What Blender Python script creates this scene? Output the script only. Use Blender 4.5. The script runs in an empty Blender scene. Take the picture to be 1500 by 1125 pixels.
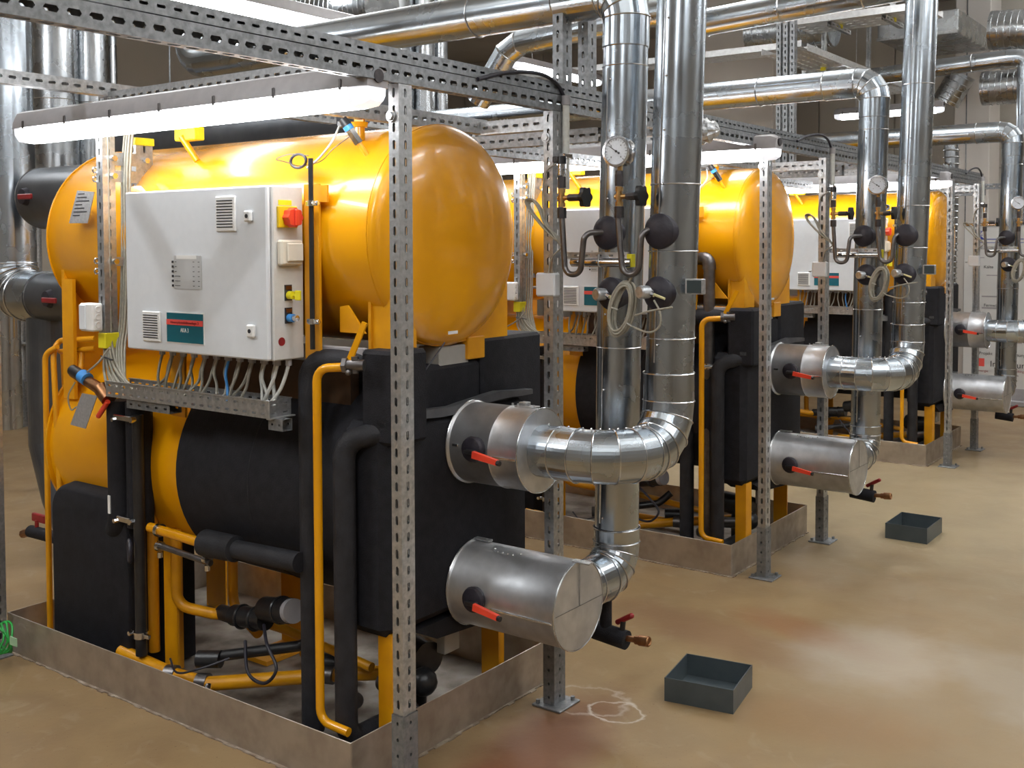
import bpy, math, random
from mathutils import Vector, Matrix
random.seed(7)
PI = math.pi
scene = bpy.context.scene
C = scene.collection

# ------------------------------------------------------------------ camera
YAW, PIT, ROL, FPX, PPX, PPY = 2.1978, -0.037678, -0.003044, 1560.82, 774.04, 416.44
O = Vector((2.341896, -2.290599, 1.7))
cy, sy, cp, sp = math.cos(YAW), math.sin(YAW), math.cos(PIT), math.sin(PIT)
CF = Vector((cy*cp, sy*cp, sp)); R0 = Vector((sy, -cy, 0)); U0 = CF.cross(R0)*-1
U0 = R0.cross(CF)
CR = R0*math.cos(ROL) + U0*math.sin(ROL); CU = U0*math.cos(ROL) - R0*math.sin(ROL)
cam_d = bpy.data.cameras.new('camera'); cam = bpy.data.objects.new('camera', cam_d); C.objects.link(cam)
cam_d.sensor_width = 36; cam_d.lens = FPX/1500*36
cam_d.shift_x = (750-PPX)/1500; cam_d.shift_y = (PPY-562.5)/1500
cam.matrix_world = Matrix(((CR.x, CU.x, -CF.x, O.x), (CR.y, CU.y, -CF.y, O.y), (CR.z, CU.z, -CF.z, O.z), (0, 0, 0, 1)))
cam_d.clip_start = 0.05; cam_d.clip_end = 100
scene.camera = cam

# ------------------------------------------------------------------ world, light, exposure
w = bpy.data.worlds.new('room_air'); scene.world = w; w.use_nodes = True
w.node_tree.nodes['Background'].inputs[0].default_value = (0.9, 0.95, 1.0, 1)
w.node_tree.nodes['Background'].inputs[1].default_value = 0.10
scene.view_settings.view_transform = 'Standard'; scene.view_settings.look = 'None'
scene.view_settings.gamma = 1; scene.view_settings.use_curve_mapping = False
scene.view_settings.exposure = 0.0
def area(name, loc, sx, sy_, power, rot=(0, 0, 0), col=(.93, .97, 1.0)):
    l = bpy.data.lights.new(name, 'AREA'); l.shape = 'RECTANGLE'; l.size = sx; l.size_y = sy_
    l.energy = power; l.color = col
    o = bpy.data.objects.new(name, l); C.objects.link(o); o.location = loc; o.rotation_euler = rot
    return o
# rows of tube lamps of the hall (most are outside the frame)
CEIL_LAMPS = [(1.6, -3.2, 3.6), (3.6, -1.2, 3.6), (2.6, 2.4, 3.7), (2.6, 6.2, 3.7), (-2.4, -3.0, 3.6), (-5.2, 0.5, 3.7), (-4.6, 5.0, 3.9), (1.6, 9.4, 3.7), (5.2, 3.6, 3.7), (-.9, 4.4, 4.1), (-3.6, 3.4, 4.2)]  # last two are added to brighten the far pillar and the tops
for i, (x, y, z) in enumerate(CEIL_LAMPS):
    area('lamp_light', (x, y, z-0.06), 0.12, 1.5, 50 if y < -2 else 22)
    area('added_uplight', (x, y, z+0.10), 0.12, 1.5, 100, rot=(PI, 0, 0))  # added upward light, brightens the ceiling and upper walls

# ------------------------------------------------------------------ geometry helpers
def ray(u, v): return CF + CR*((u-PPX)/FPX) - CU*((v-PPY)/FPX)
def PY(y, u, v): d = ray(u, v); return O + d*((y-O.y)/d.y)
def PX(x, u, v): d = ray(u, v); return O + d*((x-O.x)/d.x)
def PZ(z, u, v): d = ray(u, v); return O + d*((z-O.z)/d.z)
V = Vector
WL = {}
def frame_of(d):
    d = V(d).normalized(); a = V((0, 0, 1)) if abs(d.z) < .9 else V((1, 0, 0))
    u = d.cross(a).normalized(); return u, u.cross(d).normalized()*-1
class MB:
    def __init__(s): s.v = []; s.f = []
    def add(s, vs, fs):
        n = len(s.v); s.v += [V(p) for p in vs]; s.f += [tuple(i+n for i in f) for f in fs]; return s
    def box(s, a, b, ch=0.0):
        a = V(a); b = V(b)
        lo = V((min(a.x, b.x), min(a.y, b.y), min(a.z, b.z))); hi = V((max(a.x, b.x), max(a.y, b.y), max(a.z, b.z)))
        ch = min(ch, .49*min(hi.x-lo.x, hi.y-lo.y, hi.z-lo.z))
        if ch <= 0:
            vs = [(x, y, z) for x in (lo.x, hi.x) for y in (lo.y, hi.y) for z in (lo.z, hi.z)]
            return s.add(vs, [(0, 1, 3, 2), (4, 6, 7, 5), (0, 4, 5, 1), (2, 3, 7, 6), (0, 2, 6, 4), (1, 5, 7, 3)])
        vs = []; idx = {}
        for i in (0, 1):
            for j in (0, 1):
                for k in (0, 1):
                    c = V((hi.x if i else lo.x, hi.y if j else lo.y, hi.z if k else lo.z))
                    sg = (1-2*i, 1-2*j, 1-2*k)
                    for ax in range(3):
                        p = c.copy()
                        for q in range(3):
                            if q != ax: p[q] += sg[q]*ch
                        idx[(i, j, k, ax)] = len(vs); vs.append(p)
        fs = []
        for ax in range(3):
            o1, o2 = [(1, 2), (0, 2), (0, 1)][ax]
            for sd in (0, 1):
                q = []
                for (m, n) in ((0, 0), (1, 0), (1, 1), (0, 1)):
                    t = [0, 0, 0]; t[ax] = sd; t[o1] = m; t[o2] = n; q.append(idx[(*t, ax)])
                fs.append(tuple(q) if (sd == 1) ^ (ax == 1) else tuple(q[::-1]))
        for ax in range(3):
            o1, o2 = [(1, 2), (0, 2), (0, 1)][ax]
            for m in (0, 1):
                for n in (0, 1):
                    t0 = [0, 0, 0]; t0[o1] = m; t0[o2] = n; t1 = list(t0); t1[ax] = 1
                    q = (idx[(*t0, o1)], idx[(*t1, o1)], idx[(*t1, o2)], idx[(*t0, o2)])
                    fs.append(q)
        for i in (0, 1):
            for j in (0, 1):
                for k in (0, 1): fs.append((idx[(i, j, k, 0)], idx[(i, j, k, 1)], idx[(i, j, k, 2)]))
        return s.add(vs, fs)
    def lathe(s, c, axis, prof, n=32):
        c = V(c); d = V(axis).normalized(); u, w_ = frame_of(d); vs = []; fs = []
        for (t, r) in prof:
            for k in range(n):
                a = 2*PI*k/n; vs.append(c + d*t + (u*math.cos(a)+w_*math.sin(a))*r)
        for i in range(len(prof)-1):
            for k in range(n):
                k2 = (k+1) % n; fs.append((i*n+k, i*n+k2, (i+1)*n+k2, (i+1)*n+k))
        return s.add(vs, fs)
    def cyl(s, p0, p1, r, r1=None, n=20):
        p0 = V(p0); p1 = V(p1); L = (p1-p0).length; r1 = r if r1 is None else r1
        return s.lathe(p0, p1-p0, [(0, 0.0001), (0, r), (L, r1), (L, 0.0001)], n)
    def ring(s, c, axis, R, r, n=32, m=6, up=None):
        c = V(c); d = V(axis).normalized(); u, w_ = frame_of(d); vs = []; fs = []
        for k in range(n):
            a = 2*PI*k/n; e = u*math.cos(a)+w_*math.sin(a)
            for j in range(m):
                b = 2*PI*j/m; vs.append(c + e*(R+r*math.cos(b)) + d*(r*math.sin(b)))
        for k in range(n):
            for j in range(m):
                fs.append((k*m+j, ((k+1) % n)*m+j, ((k+1) % n)*m+(j+1) % m, k*m+(j+1) % m))
        return s.add(vs, fs)
    def tube(s, pts, r, n=12, cap=True, crease=False):
        pts = [V(p) for p in pts]; N = len(pts)
        d0 = (pts[1]-pts[0]).normalized(); u, w_ = frame_of(d0)
        ring = [pts[0] + (u*math.cos(2*PI*k/n)+w_*math.sin(2*PI*k/n))*r for k in range(n)]
        rings = [ring]
        for i in range(1, N):
            d = (pts[i]-pts[i-1]).normalized()
            if i < N-1:
                d2 = (pts[i+1]-pts[i]).normalized(); nn = (d+d2)
                nn = nn.normalized() if nn.length > 1e-6 else d
            else: nn = d
            new = []
            for p in rings[-1]:
                t = (pts[i]-p).dot(nn)/max(.15, d.dot(nn)); new.append(p + d*t)
            rings.append(new)
        if crease:
            for i in range(N-1):
                vs = rings[i]+rings[i+1]; s.add(vs, [(k, (k+1) % n, n+(k+1) % n, n+k) for k in range(n)])
        else:
            vs = [p for rg in rings for p in rg]
            s.add(vs, [(i*n+k, i*n+(k+1) % n, (i+1)*n+(k+1) % n, (i+1)*n+k) for i in range(N-1) for k in range(n)])
        if cap:
            s.add(rings[0], [tuple(range(n))[::-1]]); s.add(rings[-1], [tuple(range(n))])
        return s
    def prism(s, poly, vec):
        n = len(poly); vec = V(vec); vs = [V(p) for p in poly]; vs += [p+vec for p in vs]
        return s.add(vs, [tuple(range(n))[::-1], tuple(range(n, 2*n))] + [(k, (k+1) % n, n+(k+1) % n, n+k) for k in range(n)])
    def sphere(s, c, r, n=12, sz=1.0):
        prof = [(-r*math.cos(PI*i/8)*sz, max(.0001, r*math.sin(PI*i/8))) for i in range(9)]
        return s.lathe(c, (0, 0, 1), prof, n)
    def slots(s, o, du, dv, L, W, nrm, pitch=.052, sl=.03, sw=.011, t=.003, rows=1):
        """plate with real slots: runs along du, W wide along dv, rims go inwards along -nrm"""
        o = V(o); du = V(du); dv = V(dv); nrm = V(nrm); n = max(1, int(round(L/pitch))); p = L/n
        for i in range(n):
            for rw in range(rows):
                h = W/rows; b0 = o + du*(p*i) + dv*(h*rw); A = sl/2; b = sw/2; a = A-b*.7
                q = lambda x, y: b0 + du*x + dv*y
                out = [q(0, 0), q(p/2, 0), q(p, 0), q(p, h/2), q(p, h), q(p/2, h), q(0, h), q(0, h/2)]
                cx, cy_ = p/2, h/2
                hol = [q(cx-a, cy_-b), q(cx, cy_-b), q(cx+a, cy_-b), q(cx+A, cy_), q(cx+a, cy_+b), q(cx, cy_+b), q(cx-a, cy_+b), q(cx-A, cy_)]
                inn = [x - nrm*t for x in hol]
                fs = [(k, (k+1) % 8, 8+(k+1) % 8, 8+k) for k in range(8)] + [(8+k, 8+(k+1) % 8, 16+(k+1) % 8, 16+k) for k in range(8)]
                s.add(out+hol+inn, fs)
        return s
    def bar(s, a, b, k, rows=1, **kw):
        """rectangular slotted strut between corners a and b, long axis k (0,1,2)"""
        a = V(a); b = V(b); E_ = [V((1, 0, 0)), V((0, 1, 0)), V((0, 0, 1))]
        L = b[k]-a[k]; o1, o2 = [i for i in range(3) if i != k]
        for (m, n) in ((o1, o2), (o2, o1)):
            for sd in (0, 1):
                o = a.copy()
                if sd: o[n] = b[n]
                s.slots(o, E_[k], E_[m], L, b[m]-a[m], E_[n]*(1 if sd else -1), rows=rows, **kw)
        return s
    def build(s, name, m, parent=None, ang=30, kind=None, label=None):
        me = bpy.data.meshes.new(name)
        off = WL.get(parent.name, V((0, 0, 0))) if parent else V((0, 0, 0))
        me.from_pydata([tuple(p-off) for p in s.v], [], s.f); me.validate()
        import bmesh
        bm = bmesh.new(); bm.from_mesh(me); bmesh.ops.recalc_face_normals(bm, faces=bm.faces) if len(bm.faces) < 60000 else None
        bm.to_mesh(me); bm.free()
        me.shade_smooth(); me.set_sharp_from_angle(angle=math.radians(ang))
        me.materials.append(m)
        o = bpy.data.objects.new(name, me); C.objects.link(o)
        if parent: o.parent = parent; WL[o.name] = off
        if kind: o['kind'] = kind
        if label: o['label'] = label
        return o
def build_split(mb, name, m, parent=None, ang=30):
    """one object for each connected piece of the mesh builder"""
    par = list(range(len(mb.v)))
    def find(i):
        while par[i] != i: par[i] = par[par[i]]; i = par[i]
        return i
    for f in mb.f:
        a = find(f[0])
        for j in f[1:]: par[find(j)] = a
    comp = {}
    for f in mb.f: comp.setdefault(find(f[0]), []).append(f)
    out = []
    for fs in comp.values():
        idx = {}; q = MB()
        for f in fs:
            for j in f:
                if j not in idx: idx[j] = len(q.v); q.v.append(mb.v[j])
            q.f.append(tuple(idx[j] for j in f))
        out.append(q.build(name, m, parent, ang))
    return out
def bend(pts, R, n=5):
    """round the inner corners of a polyline with arcs of radius R"""
    pts = [V(p) for p in pts]; out = [pts[0]]
    for i in range(1, len(pts)-1):
        a = (pts[i-1]-pts[i]); b = (pts[i+1]-pts[i]); la, lb = a.length, b.length
        a.normalize(); b.normalize(); ang = a.angle(b)
        if ang > PI-.02: out.append(pts[i]); continue
        t = min(R/math.tan(ang/2), la*.49, lb*.49); r = t*math.tan(ang/2)
        p0 = pts[i]+a*t; p1 = pts[i]+b*t; c = pts[i] + (a+b).normalized()*(r/math.sin(ang/2))
        v0 = p0-c; v1 = p1-c; th = v0.angle(v1)
        for k in range(n+1):
            f = k/n; out.append(c + (v0*math.sin((1-f)*th)+v1*math.sin(f*th))/math.sin(th))
    out.append(pts[-1]); return out
def spline(pts, n=6):
    pts = [V(p) for p in pts]; P = [pts[0]*2-pts[1]]+pts+[pts[-1]*2-pts[-2]]; out = []
    for i in range(1, len(P)-2):
        for k in range(n):
            t = k/n; a, b, c, d = P[i-1], P[i], P[i+1], P[i+2]
            out.append(.5*((2*b)+(c-a)*t+(2*a-5*b+4*c-d)*t*t+(3*b-a-3*c+d)*t**3))
    out.append(pts[-1]); return out

# ------------------------------------------------------------------ materials
def mat(name, col, rough=.5, metal=0.0, noise=None, bump=0.0, bscale=60, emit=None, spec=None, coat=0, rvar=0, alpha=None):
    m = bpy.data.materials.new(name); m.use_nodes = True; nt = m.node_tree; N = nt.nodes; L = nt.links
    b = N['Principled BSDF']; b.inputs['Base Color'].default_value = (*col, 1)
    b.inputs['Roughness'].default_value = rough; b.inputs['Metallic'].default_value = metal
    if spec is not None: b.inputs['Specular IOR Level'].default_value = spec
    if coat: b.inputs['Coat Weight'].default_value = coat; b.inputs['Coat Roughness'].default_value = .08
    if emit: b.inputs['Emission Color'].default_value = (*emit[0], 1); b.inputs['Emission Strength'].default_value = emit[1]
    tc = N.new('ShaderNodeTexCoord')
    if noise:
        sc, col2, det = noise
        n = N.new('ShaderNodeTexNoise'); n.inputs['Scale'].default_value = sc; n.inputs['Detail'].default_value = det
        r = N.new('ShaderNodeValToRGB'); r.color_ramp.elements[0].position = .35; r.color_ramp.elements[1].position = .65
        r.color_ramp.elements[0].color = (*col, 1); r.color_ramp.elements[1].color = (*col2, 1)
        L.new(tc.outputs['Object'], n.inputs['Vector']); L.new(n.outputs['Fac'], r.inputs['Fac']); L.new(r.outputs['Color'], b.inputs['Base Color'])
        if rvar:
            mr = N.new('ShaderNodeMapRange'); mr.inputs[1].default_value = .3; mr.inputs[2].default_value = .7
            mr.inputs[3].default_value = rough-rvar; mr.inputs[4].default_value = rough+rvar
            L.new(n.outputs['Fac'], mr.inputs[0]); L.new(mr.outputs[0], b.inputs['Roughness'])
    if bump:
        n2 = N.new('ShaderNodeTexNoise'); n2.inputs['Scale'].default_value = bscale; n2.inputs['Detail'].default_value = 4
        bp = N.new('ShaderNodeBump'); bp.inputs['Strength'].default_value = bump; bp.inputs['Distance'].default_value = .01
        L.new(tc.outputs['Object'], n2.inputs['Vector']); L.new(n2.outputs['Fac'], bp.inputs['Height']); L.new(bp.outputs['Normal'], b.inputs['Normal'])
    return m
M = {}
M['yellow'] = mat('yellow_paint', (.80, .355, .002), .24, noise=(3, (.72, .31, .002), 3), coat=.35, bump=.05, bscale=18)
M['yellow_dull'] = mat('yellow_frame_paint', (.76, .34, .003), .4, noise=(9, (.66, .28, .005), 4), coat=.15)
M['foam'] = mat('black_foam', (.011, .011, .014), .75, noise=(26, (.016, .016, .021), 4), bump=.25, bscale=220, spec=.3)
M['foam_pipe'] = mat('grey_black_foam_tube', (.015, .015, .018), .62, noise=(16, (.025, .025, .030), 4), bump=.2, bscale=160, spec=.35)
M['jacket'] = mat('sheet_metal_jacket', (.47, .515, .56), .25, 1.0, noise=(7, (.38, .42, .46), 5), rvar=.06, bump=.05, bscale=9)
M['jacket_dull'] = mat('galvanised_valve_casing', (.60, .61, .63), .42, .9, noise=(14, (.48, .49, .51), 6), rvar=.08, bump=.06, bscale=30)
M['seam'] = mat('seam_metal', (.72, .73, .75), .22, 1.0, noise=(40, (.55, .56, .58), 3))
M['seamdark'] = mat('seam_groove', (.12, .12, .125), .5, .6, noise=(40, (.2, .2, .2), 3))
M['galv'] = mat('galvanised_strut', (.55, .56, .57), .42, .85, noise=(55, (.40, .41, .42), 6), rvar=.1, bump=.12, bscale=90)
M['galv_rail'] = mat('grey_galvanised_rail', (.29, .30, .315), .5, .7, noise=(60, (.21, .22, .23), 6), rvar=.1, bump=.1, bscale=90)
M['tray'] = mat('galvanised_tray_lit_tone', (.78, .79, .80), .35, .55, noise=(30, (.66, .67, .68), 4), rvar=.08)  # galvanised metal made paler, light from beneath put into the colour
M['inox'] = mat('stained_stainless_tray', (.50, .45, .39), .45, .75, noise=(13, (.40, .34, .28), 8), rvar=.1, bump=.06, bscale=40)
M['trayfloor'] = mat('tray_floor', (.34, .31, .27), .42, .3, noise=(5.5, (.07, .048, .032), 10), rvar=.15, bump=.2, bscale=14)
M['cab'] = mat('light_grey_cabinet_paint', (.72, .75, .79), .42, noise=(30, (.70, .73, .77), 3))
M['cabside'] = mat('cabinet_side_paint', (.66, .655, .635), .5, noise=(60, (.63, .625, .605), 4), bump=.05, bscale=300)
M['white'] = mat('white_plastic', (.80, .80, .79), .4, noise=(20, (.77, .77, .76), 3))
M['ivory'] = mat('ivory_plastic', (.74, .69, .58), .4, noise=(20, (.70, .65, .55), 3))
M['dark'] = mat('black_plastic', (.012, .012, .014), .35, noise=(30, (.02, .02, .022), 4), bump=.06, bscale=80)
M['rubber'] = mat('black_rubber_grommet', (.016, .014, .022), .55, noise=(30, (.024, .020, .030), 4), bump=.3, bscale=40)
M['red'] = mat('red_lever_plastic', (.85, .07, .03), .35, noise=(18, (.78, .06, .03), 3))
M['darkred'] = mat('dark_red_handle', (.30, .018, .02), .4, noise=(18, (.24, .015, .02), 3))
M['brass'] = mat('brass', (.62, .42, .17), .3, 1.0, noise=(30, (.50, .30, .12), 4))
M['bronze'] = mat('dull_bronze', (.36, .19, .09), .4, 1.0, noise=(30, (.26, .12, .06), 4))
M['steel'] = mat('dark_steel_tube', (.20, .19, .19), .38, .9, noise=(30, (.15, .14, .14), 4))
M['chrome'] = mat('bright_steel', (.75, .75, .76), .18, 1.0, noise=(30, (.62, .62, .63), 3))
M['hex'] = mat('black_hex_fitting', (.06, .055, .06), .4, .7, noise=(40, (.09, .08, .08), 3))
M['lampbody'] = mat('grey_lamp_housing', (.38, .365, .38), .4, noise=(25, (.34, .33, .345), 3))
M['diff'] = mat('lit_diffuser', (.95, .95, .95), .4, emit=((.96, .98, 1.0), 19.0))
M['diffend'] = mat('lamp_end_cap', (.85, .86, .9), .3, emit=((.9, .93, 1), .8))
M['yelcap'] = mat('bright_yellow_end_cap', (.85, .76, .02), .45, noise=(30, (.80, .70, .02), 3))
M['cable'] = mat('grey_beige_cable', (.36, .34, .28), .5, noise=(60, (.30, .28, .23), 3))
M['cabledark'] = mat('black_cable', (.02, .018, .03), .4, noise=(60, (.03, .03, .04), 3))
M['cablewhite'] = mat('pale_cable', (.60, .60, .56), .45, noise=(60, (.52, .52, .48), 3))
M['green'] = mat('green_cable', (.02, .36, .06), .4, noise=(30, (.02, .28, .05), 3))
M['teal'] = mat('teal_sign', (.004, .115, .165), .4, noise=(6, (.006, .135, .18), 3))
M['signred'] = mat('red_sign_band', (.80, .10, .085), .4, noise=(10, (.75, .09, .08), 3))
M['ink'] = mat('dark_ink', (.25, .01, .012), .5, noise=(50, (.22, .01, .012), 2))
M['black'] = mat('black_ink', (.03, .03, .035), .5, noise=(50, (.035, .035, .04), 2))
M['blue'] = mat('blue_plastic', (.05, .28, .70), .35, noise=(20, (.05, .25, .62), 3))
M['blueink'] = mat('blue_print', (.04, .05, .33), .45, noise=(20, (.05, .06, .38), 3))
M['isol'] = mat('isolator_yellow', (.85, .58, .01), .4, noise=(20, (.80, .54, .01), 3))
M['plate'] = mat('etched_name_plate', (.45, .45, .46), .5, .5, noise=(90, (.36, .36, .37), 6))
M['bin'] = mat('grey_bin_paint', (.050, .064, .072), .38, noise=(12, (.066, .082, .09), 5), bump=.04, bscale=30)
M['gaugeface'] = mat('gauge_face', (.66, .70, .76), .3, noise=(200, (.60, .64, .70), 2))
M['foil'] = mat('clear_foil_wrap', (.72, .75, .78), .15, .5, noise=(14, (.50, .52, .55), 5), bump=1.0, bscale=22)
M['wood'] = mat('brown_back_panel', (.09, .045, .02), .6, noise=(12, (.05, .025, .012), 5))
M['cream'] = mat('cream_back_panel', (.40, .39, .36), .6, noise=(12, (.36, .35, .33), 4))
M['duct'] = mat('spiral_duct_metal', (.50, .52, .54), .28, 1.0, noise=(6, (.36, .38, .40), 5), rvar=.08)
M['ductdark'] = mat('dark_duct_shaded_casing', (.11, .115, .125), .35, .5, noise=(6, (.08, .085, .095), 4))  # insulation tone; on the left casings the dark stands for shade
M['banner'] = mat('white_banner', (.66, .66, .65), .5, noise=(5, (.62, .62, .61), 2))
def concrete(name, c1, c2, joints=True):
    m = mat(name, c1, .8, noise=(1.2, c2, 10), bump=.15, bscale=25, spec=.25); return m
M['wall'] = concrete('concrete_wall', (.40, .36, .31), (.35, .315, .27))
M['wall2'] = concrete('lamp_lit_wall_tone', (.50, .465, .41), (.45, .42, .37))  # paler copy of the wall, lamp light put into the colour
M['ceil'] = concrete('concrete_ceiling', (.60, .58, .55), (.54, .52, .49))
M['pillar'] = concrete('concrete_pillar', (.56, .52, .48), (.50, .465, .43))
def floor_mat():
    m = bpy.data.materials.new('sealed_floor'); m.use_nodes = True; nt = m.node_tree; N = nt.nodes; L = nt.links; b = N['Principled BSDF']
    geo = N.new('ShaderNodeNewGeometry')
    def noise(sc, det, dist=0):
        n = N.new('ShaderNodeTexNoise'); n.inputs['Scale'].default_value = sc; n.inputs['Detail'].default_value = det; n.inputs['Distortion'].default_value = dist
        L.new(geo.outputs['Position'], n.inputs['Vector']); return n.outputs['Fac']
    def ramp(src, p0, p1, c0, c1):
        r = N.new('ShaderNodeValToRGB'); r.color_ramp.elements[0].position = p0; r.color_ramp.elements[1].position = p1
        r.color_ramp.elements[0].color = (*c0, 1); r.color_ramp.elements[1].color = (*c1, 1); L.new(src, r.inputs['Fac']); return r.outputs['Color']
    def mix(f, a, bb):
        x = N.new('ShaderNodeMix'); x.data_type = 'RGBA'; L.new(f, x.inputs[0]); L.new(a, x.inputs[6])
        if isinstance(bb, tuple): x.inputs[7].default_value = (*bb, 1)
        else: L.new(bb, x.inputs[7])
        return x.outputs[2]
    def mth(op, a, bb):
        x = N.new('ShaderNodeMath'); x.operation = op
        for i, q in enumerate((a, bb)):
            if isinstance(q, (int, float)): x.inputs[i].default_value = q
            else: L.new(q, x.inputs[i])
        return x.outputs[0]
    base = ramp(noise(1.1, 8, .4), .3, .7, (.235, .152, .070), (.30, .205, .105))
    base = mix(mth('MULTIPLY', ramp(noise(14, 9), .45, .75, (0, 0, 0), (1, 1, 1)), .35), base, (.27, .17, .08))
    base = mix(mth('MULTIPLY', ramp(noise(3.2, 10, .8), .40, .68, (0, 0, 0), (1, 1, 1)), .5), base, (.17, .105, .052))
    base = mix(mth('MULTIPLY', ramp(noise(6.5, 8, 1.5), .58, .74, (0, 0, 0), (1, 1, 1)), .4), base, (.36, .29, .20))
    base = mix(ramp(noise(90, 2), .68, .74, (0, 0, 0), (.8, .8, .8)), base, (.14, .075, .035))
    def blob(x, y, rx, ry, rot, soft=.5, wob=.5, ns=4):
        sub = N.new('ShaderNodeVectorMath'); sub.operation = 'SUBTRACT'; L.new(geo.outputs['Position'], sub.inputs[0]); sub.inputs[1].default_value = (x, y, 0)
        mp = N.new('ShaderNodeVectorRotate'); mp.rotation_type = 'Z_AXIS'; mp.inputs['Angle'].default_value = -rot; L.new(sub.outputs[0], mp.inputs[0])
        sc = N.new('ShaderNodeVectorMath'); sc.operation = 'MULTIPLY'; L.new(mp.outputs[0], sc.inputs[0]); sc.inputs[1].default_value = (1/rx, 1/ry, 0)
        ln = N.new('ShaderNodeVectorMath'); ln.operation = 'LENGTH'; L.new(sc.outputs[0], ln.inputs[0])
        d = mth('ADD', ln.outputs['Value'], mth('MULTIPLY', mth('SUBTRACT', noise(ns, 6), .5), wob*2))
        return d, soft
    def disc(x, y, rx, ry, rot, col, amt, soft=.5, wob=.5, ns=4, hole=None):
        nonlocal base
        d, s_ = blob(x, y, rx, ry, rot, soft, wob, ns)
        mr = N.new('ShaderNodeMapRange'); mr.inputs[1].default_value = 1+s_/2; mr.inputs[2].default_value = 1-s_/2; mr.inputs[3].default_value = 0; mr.inputs[4].default_value = amt
        L.new(d, mr.inputs[0]); f = mr.outputs[0]
        if hole:
            m2 = N.new('ShaderNodeMapRange'); m2.inputs[1].default_value = 1-hole; m2.inputs[2].default_value = 1-hole+.1; L.new(d, m2.inputs[0]); f = mth('MULTIPLY', f, m2.outputs[0])
        base = mix(f, base, col)
    disc(1.2, 1.9, 1.3, .8, .3, (.32, .235, .125), .5, 1.2)
    disc(2.2, 2.2, 1.2, 1.6, 0, (.25, .185, .11), .6, 1.2)
    disc(-.6, 4.8, 6, 1.6, 0, (.38, .33, .22), .5, 1)
    for (x, y, rx, ry, rot, c_, a_) in [(.25, 1.9, .5, .17, -.2, (.18, .085, .05), .45), (.62, 2.15, .35, .12, -.3, (.24, .09, .04), .5), (.30, .55, .16, .5, .1, (.14, .045, .02), .75),
                                        (.36, .25, .14, .25, .2, (.17, .065, .03), .6), (.95, 2.05, .28, .3, .4, (.42, .375, .31), .5), (1.55, 2.0, .2, .5, .7, (.38, .34, .28), .4), (1.0, 1.35, .35, .2, .2, (.26, .15, .07), .5)]:
        disc(x, y, rx, ry, rot, c_, a_, .8, .6, 5)
    for (x, y, r_, a_) in [(.36, .98, .11, .9), (.66, .42, .11, .9), (.22, 1.0, .16, .5)]:
        disc(x, y, r_, r_*.8, .3, (.50, .44, .38), a_, .12, .5, 12, hole=.15)
    L.new(base, b.inputs['Base Color'])
    mr = N.new('ShaderNodeMapRange'); mr.inputs[3].default_value = .22; mr.inputs[4].default_value = .5; L.new(noise(3, 6), mr.inputs[0]); L.new(mr.outputs[0], b.inputs['Roughness'])
    b.inputs['Specular IOR Level'].default_value = .4
    bp = N.new('ShaderNodeBump'); bp.inputs['Strength'].default_value = .06; bp.inputs['Distance'].default_value = .01; L.new(noise(40, 5), bp.inputs['Height']); L.new(bp.outputs['Normal'], b.inputs['Normal'])
    return m
M['floor'] = floor_mat()

# ------------------------------------------------------------------ scene-graph helpers
MACH = []     # (root, label template) of the first machine, copied for the other two
def thing(name, label, cat, loc, group=None, mach=False):
    o = bpy.data.objects.new(name, None); C.objects.link(o); o.location = loc; o.empty_display_size = .05
    o['label'] = label.replace('{m}', 'nearest machine').replace('{b}', 'nearest bay'); o['category'] = cat
    if group: o['group'] = group
    WL[o.name] = V(loc)
    if mach: MACH.append((o, label))
    return o
def solo(o, label, cat, group=None, mach=False):
    o['label'] = label.replace('{m}', 'nearest machine').replace('{b}', 'nearest bay'); o['category'] = cat
    if group: o['group'] = group
    if mach: MACH.append((o, label))
    return o
def struct(o): o['kind'] = 'structure'; return o
def clone(o, delta, label=None, parent=None, skip=()):
    c = o.copy(); C.objects.link(c)
    if parent: c.parent = parent
    else: c.location = o.location + V(delta)
    if label: c['label'] = label
    for ch in list(o.children):
        if ch.get('only_first'): continue
        clone(ch, None, None, c)
    return c
FONT_OBJS = []
def text(s, p, xd, zd, h, m, parent, name='lettering', ext=.0006, w=None):
    """flat lettering as a mesh: baseline start p, reading direction xd, up zd, letter height h"""
    cu = bpy.data.curves.new(name, 'FONT'); cu.body = s; cu.size = h*1.4; cu.extrude = ext
    t = bpy.data.objects.new(name, cu); C.objects.link(t)
    dg = bpy.context.evaluated_depsgraph_get(); me = bpy.data.meshes.new_from_object(t.evaluated_get(dg)); bpy.data.objects.remove(t)
    xd = V(xd).normalized(); zd = V(zd).normalized(); nd = xd.cross(zd)
    sx = 1
    if w:
        xs = [v.co.x for v in me.vertices]; sx = w/max(.0001, max(xs)-min(xs))
    off = WL.get(parent.name, V((0, 0, 0))) if parent else V((0, 0, 0))
    for v in me.vertices: v.co = V(p) + xd*(v.co.x*sx) + zd*v.co.y + nd*v.co.z - off
    me.materials.append(m); o = bpy.data.objects.new(name, me); C.objects.link(o)
    if parent: o.parent = parent; WL[o.name] = off
    return o

# ================================================================== room
struct(MB().box((-9, -7, -.1), (8, 11.7, 0)).build('floor', M['floor']))
struct(MB().box((-9, -7, 4.7), (8, 11.7, 4.8)).build('ceiling', M['ceil']))
wb = struct(MB().box((-9, 11.6, 0), (8, 11.7, 4.7)).build('wall_back', M['wall']))
struct(MB().box((-9.1, -7, 0), (-9, 11.7, 4.7)).build('wall_left', M['wall']))
struct(MB().box((8, -7, 0), (8.1, 11.7, 4.7)).build('wall_right', M['wall']))
struct(MB().box((-9, -7.1, 0), (8, -7, 4.7)).build('wall_front', M['wall']))
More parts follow.
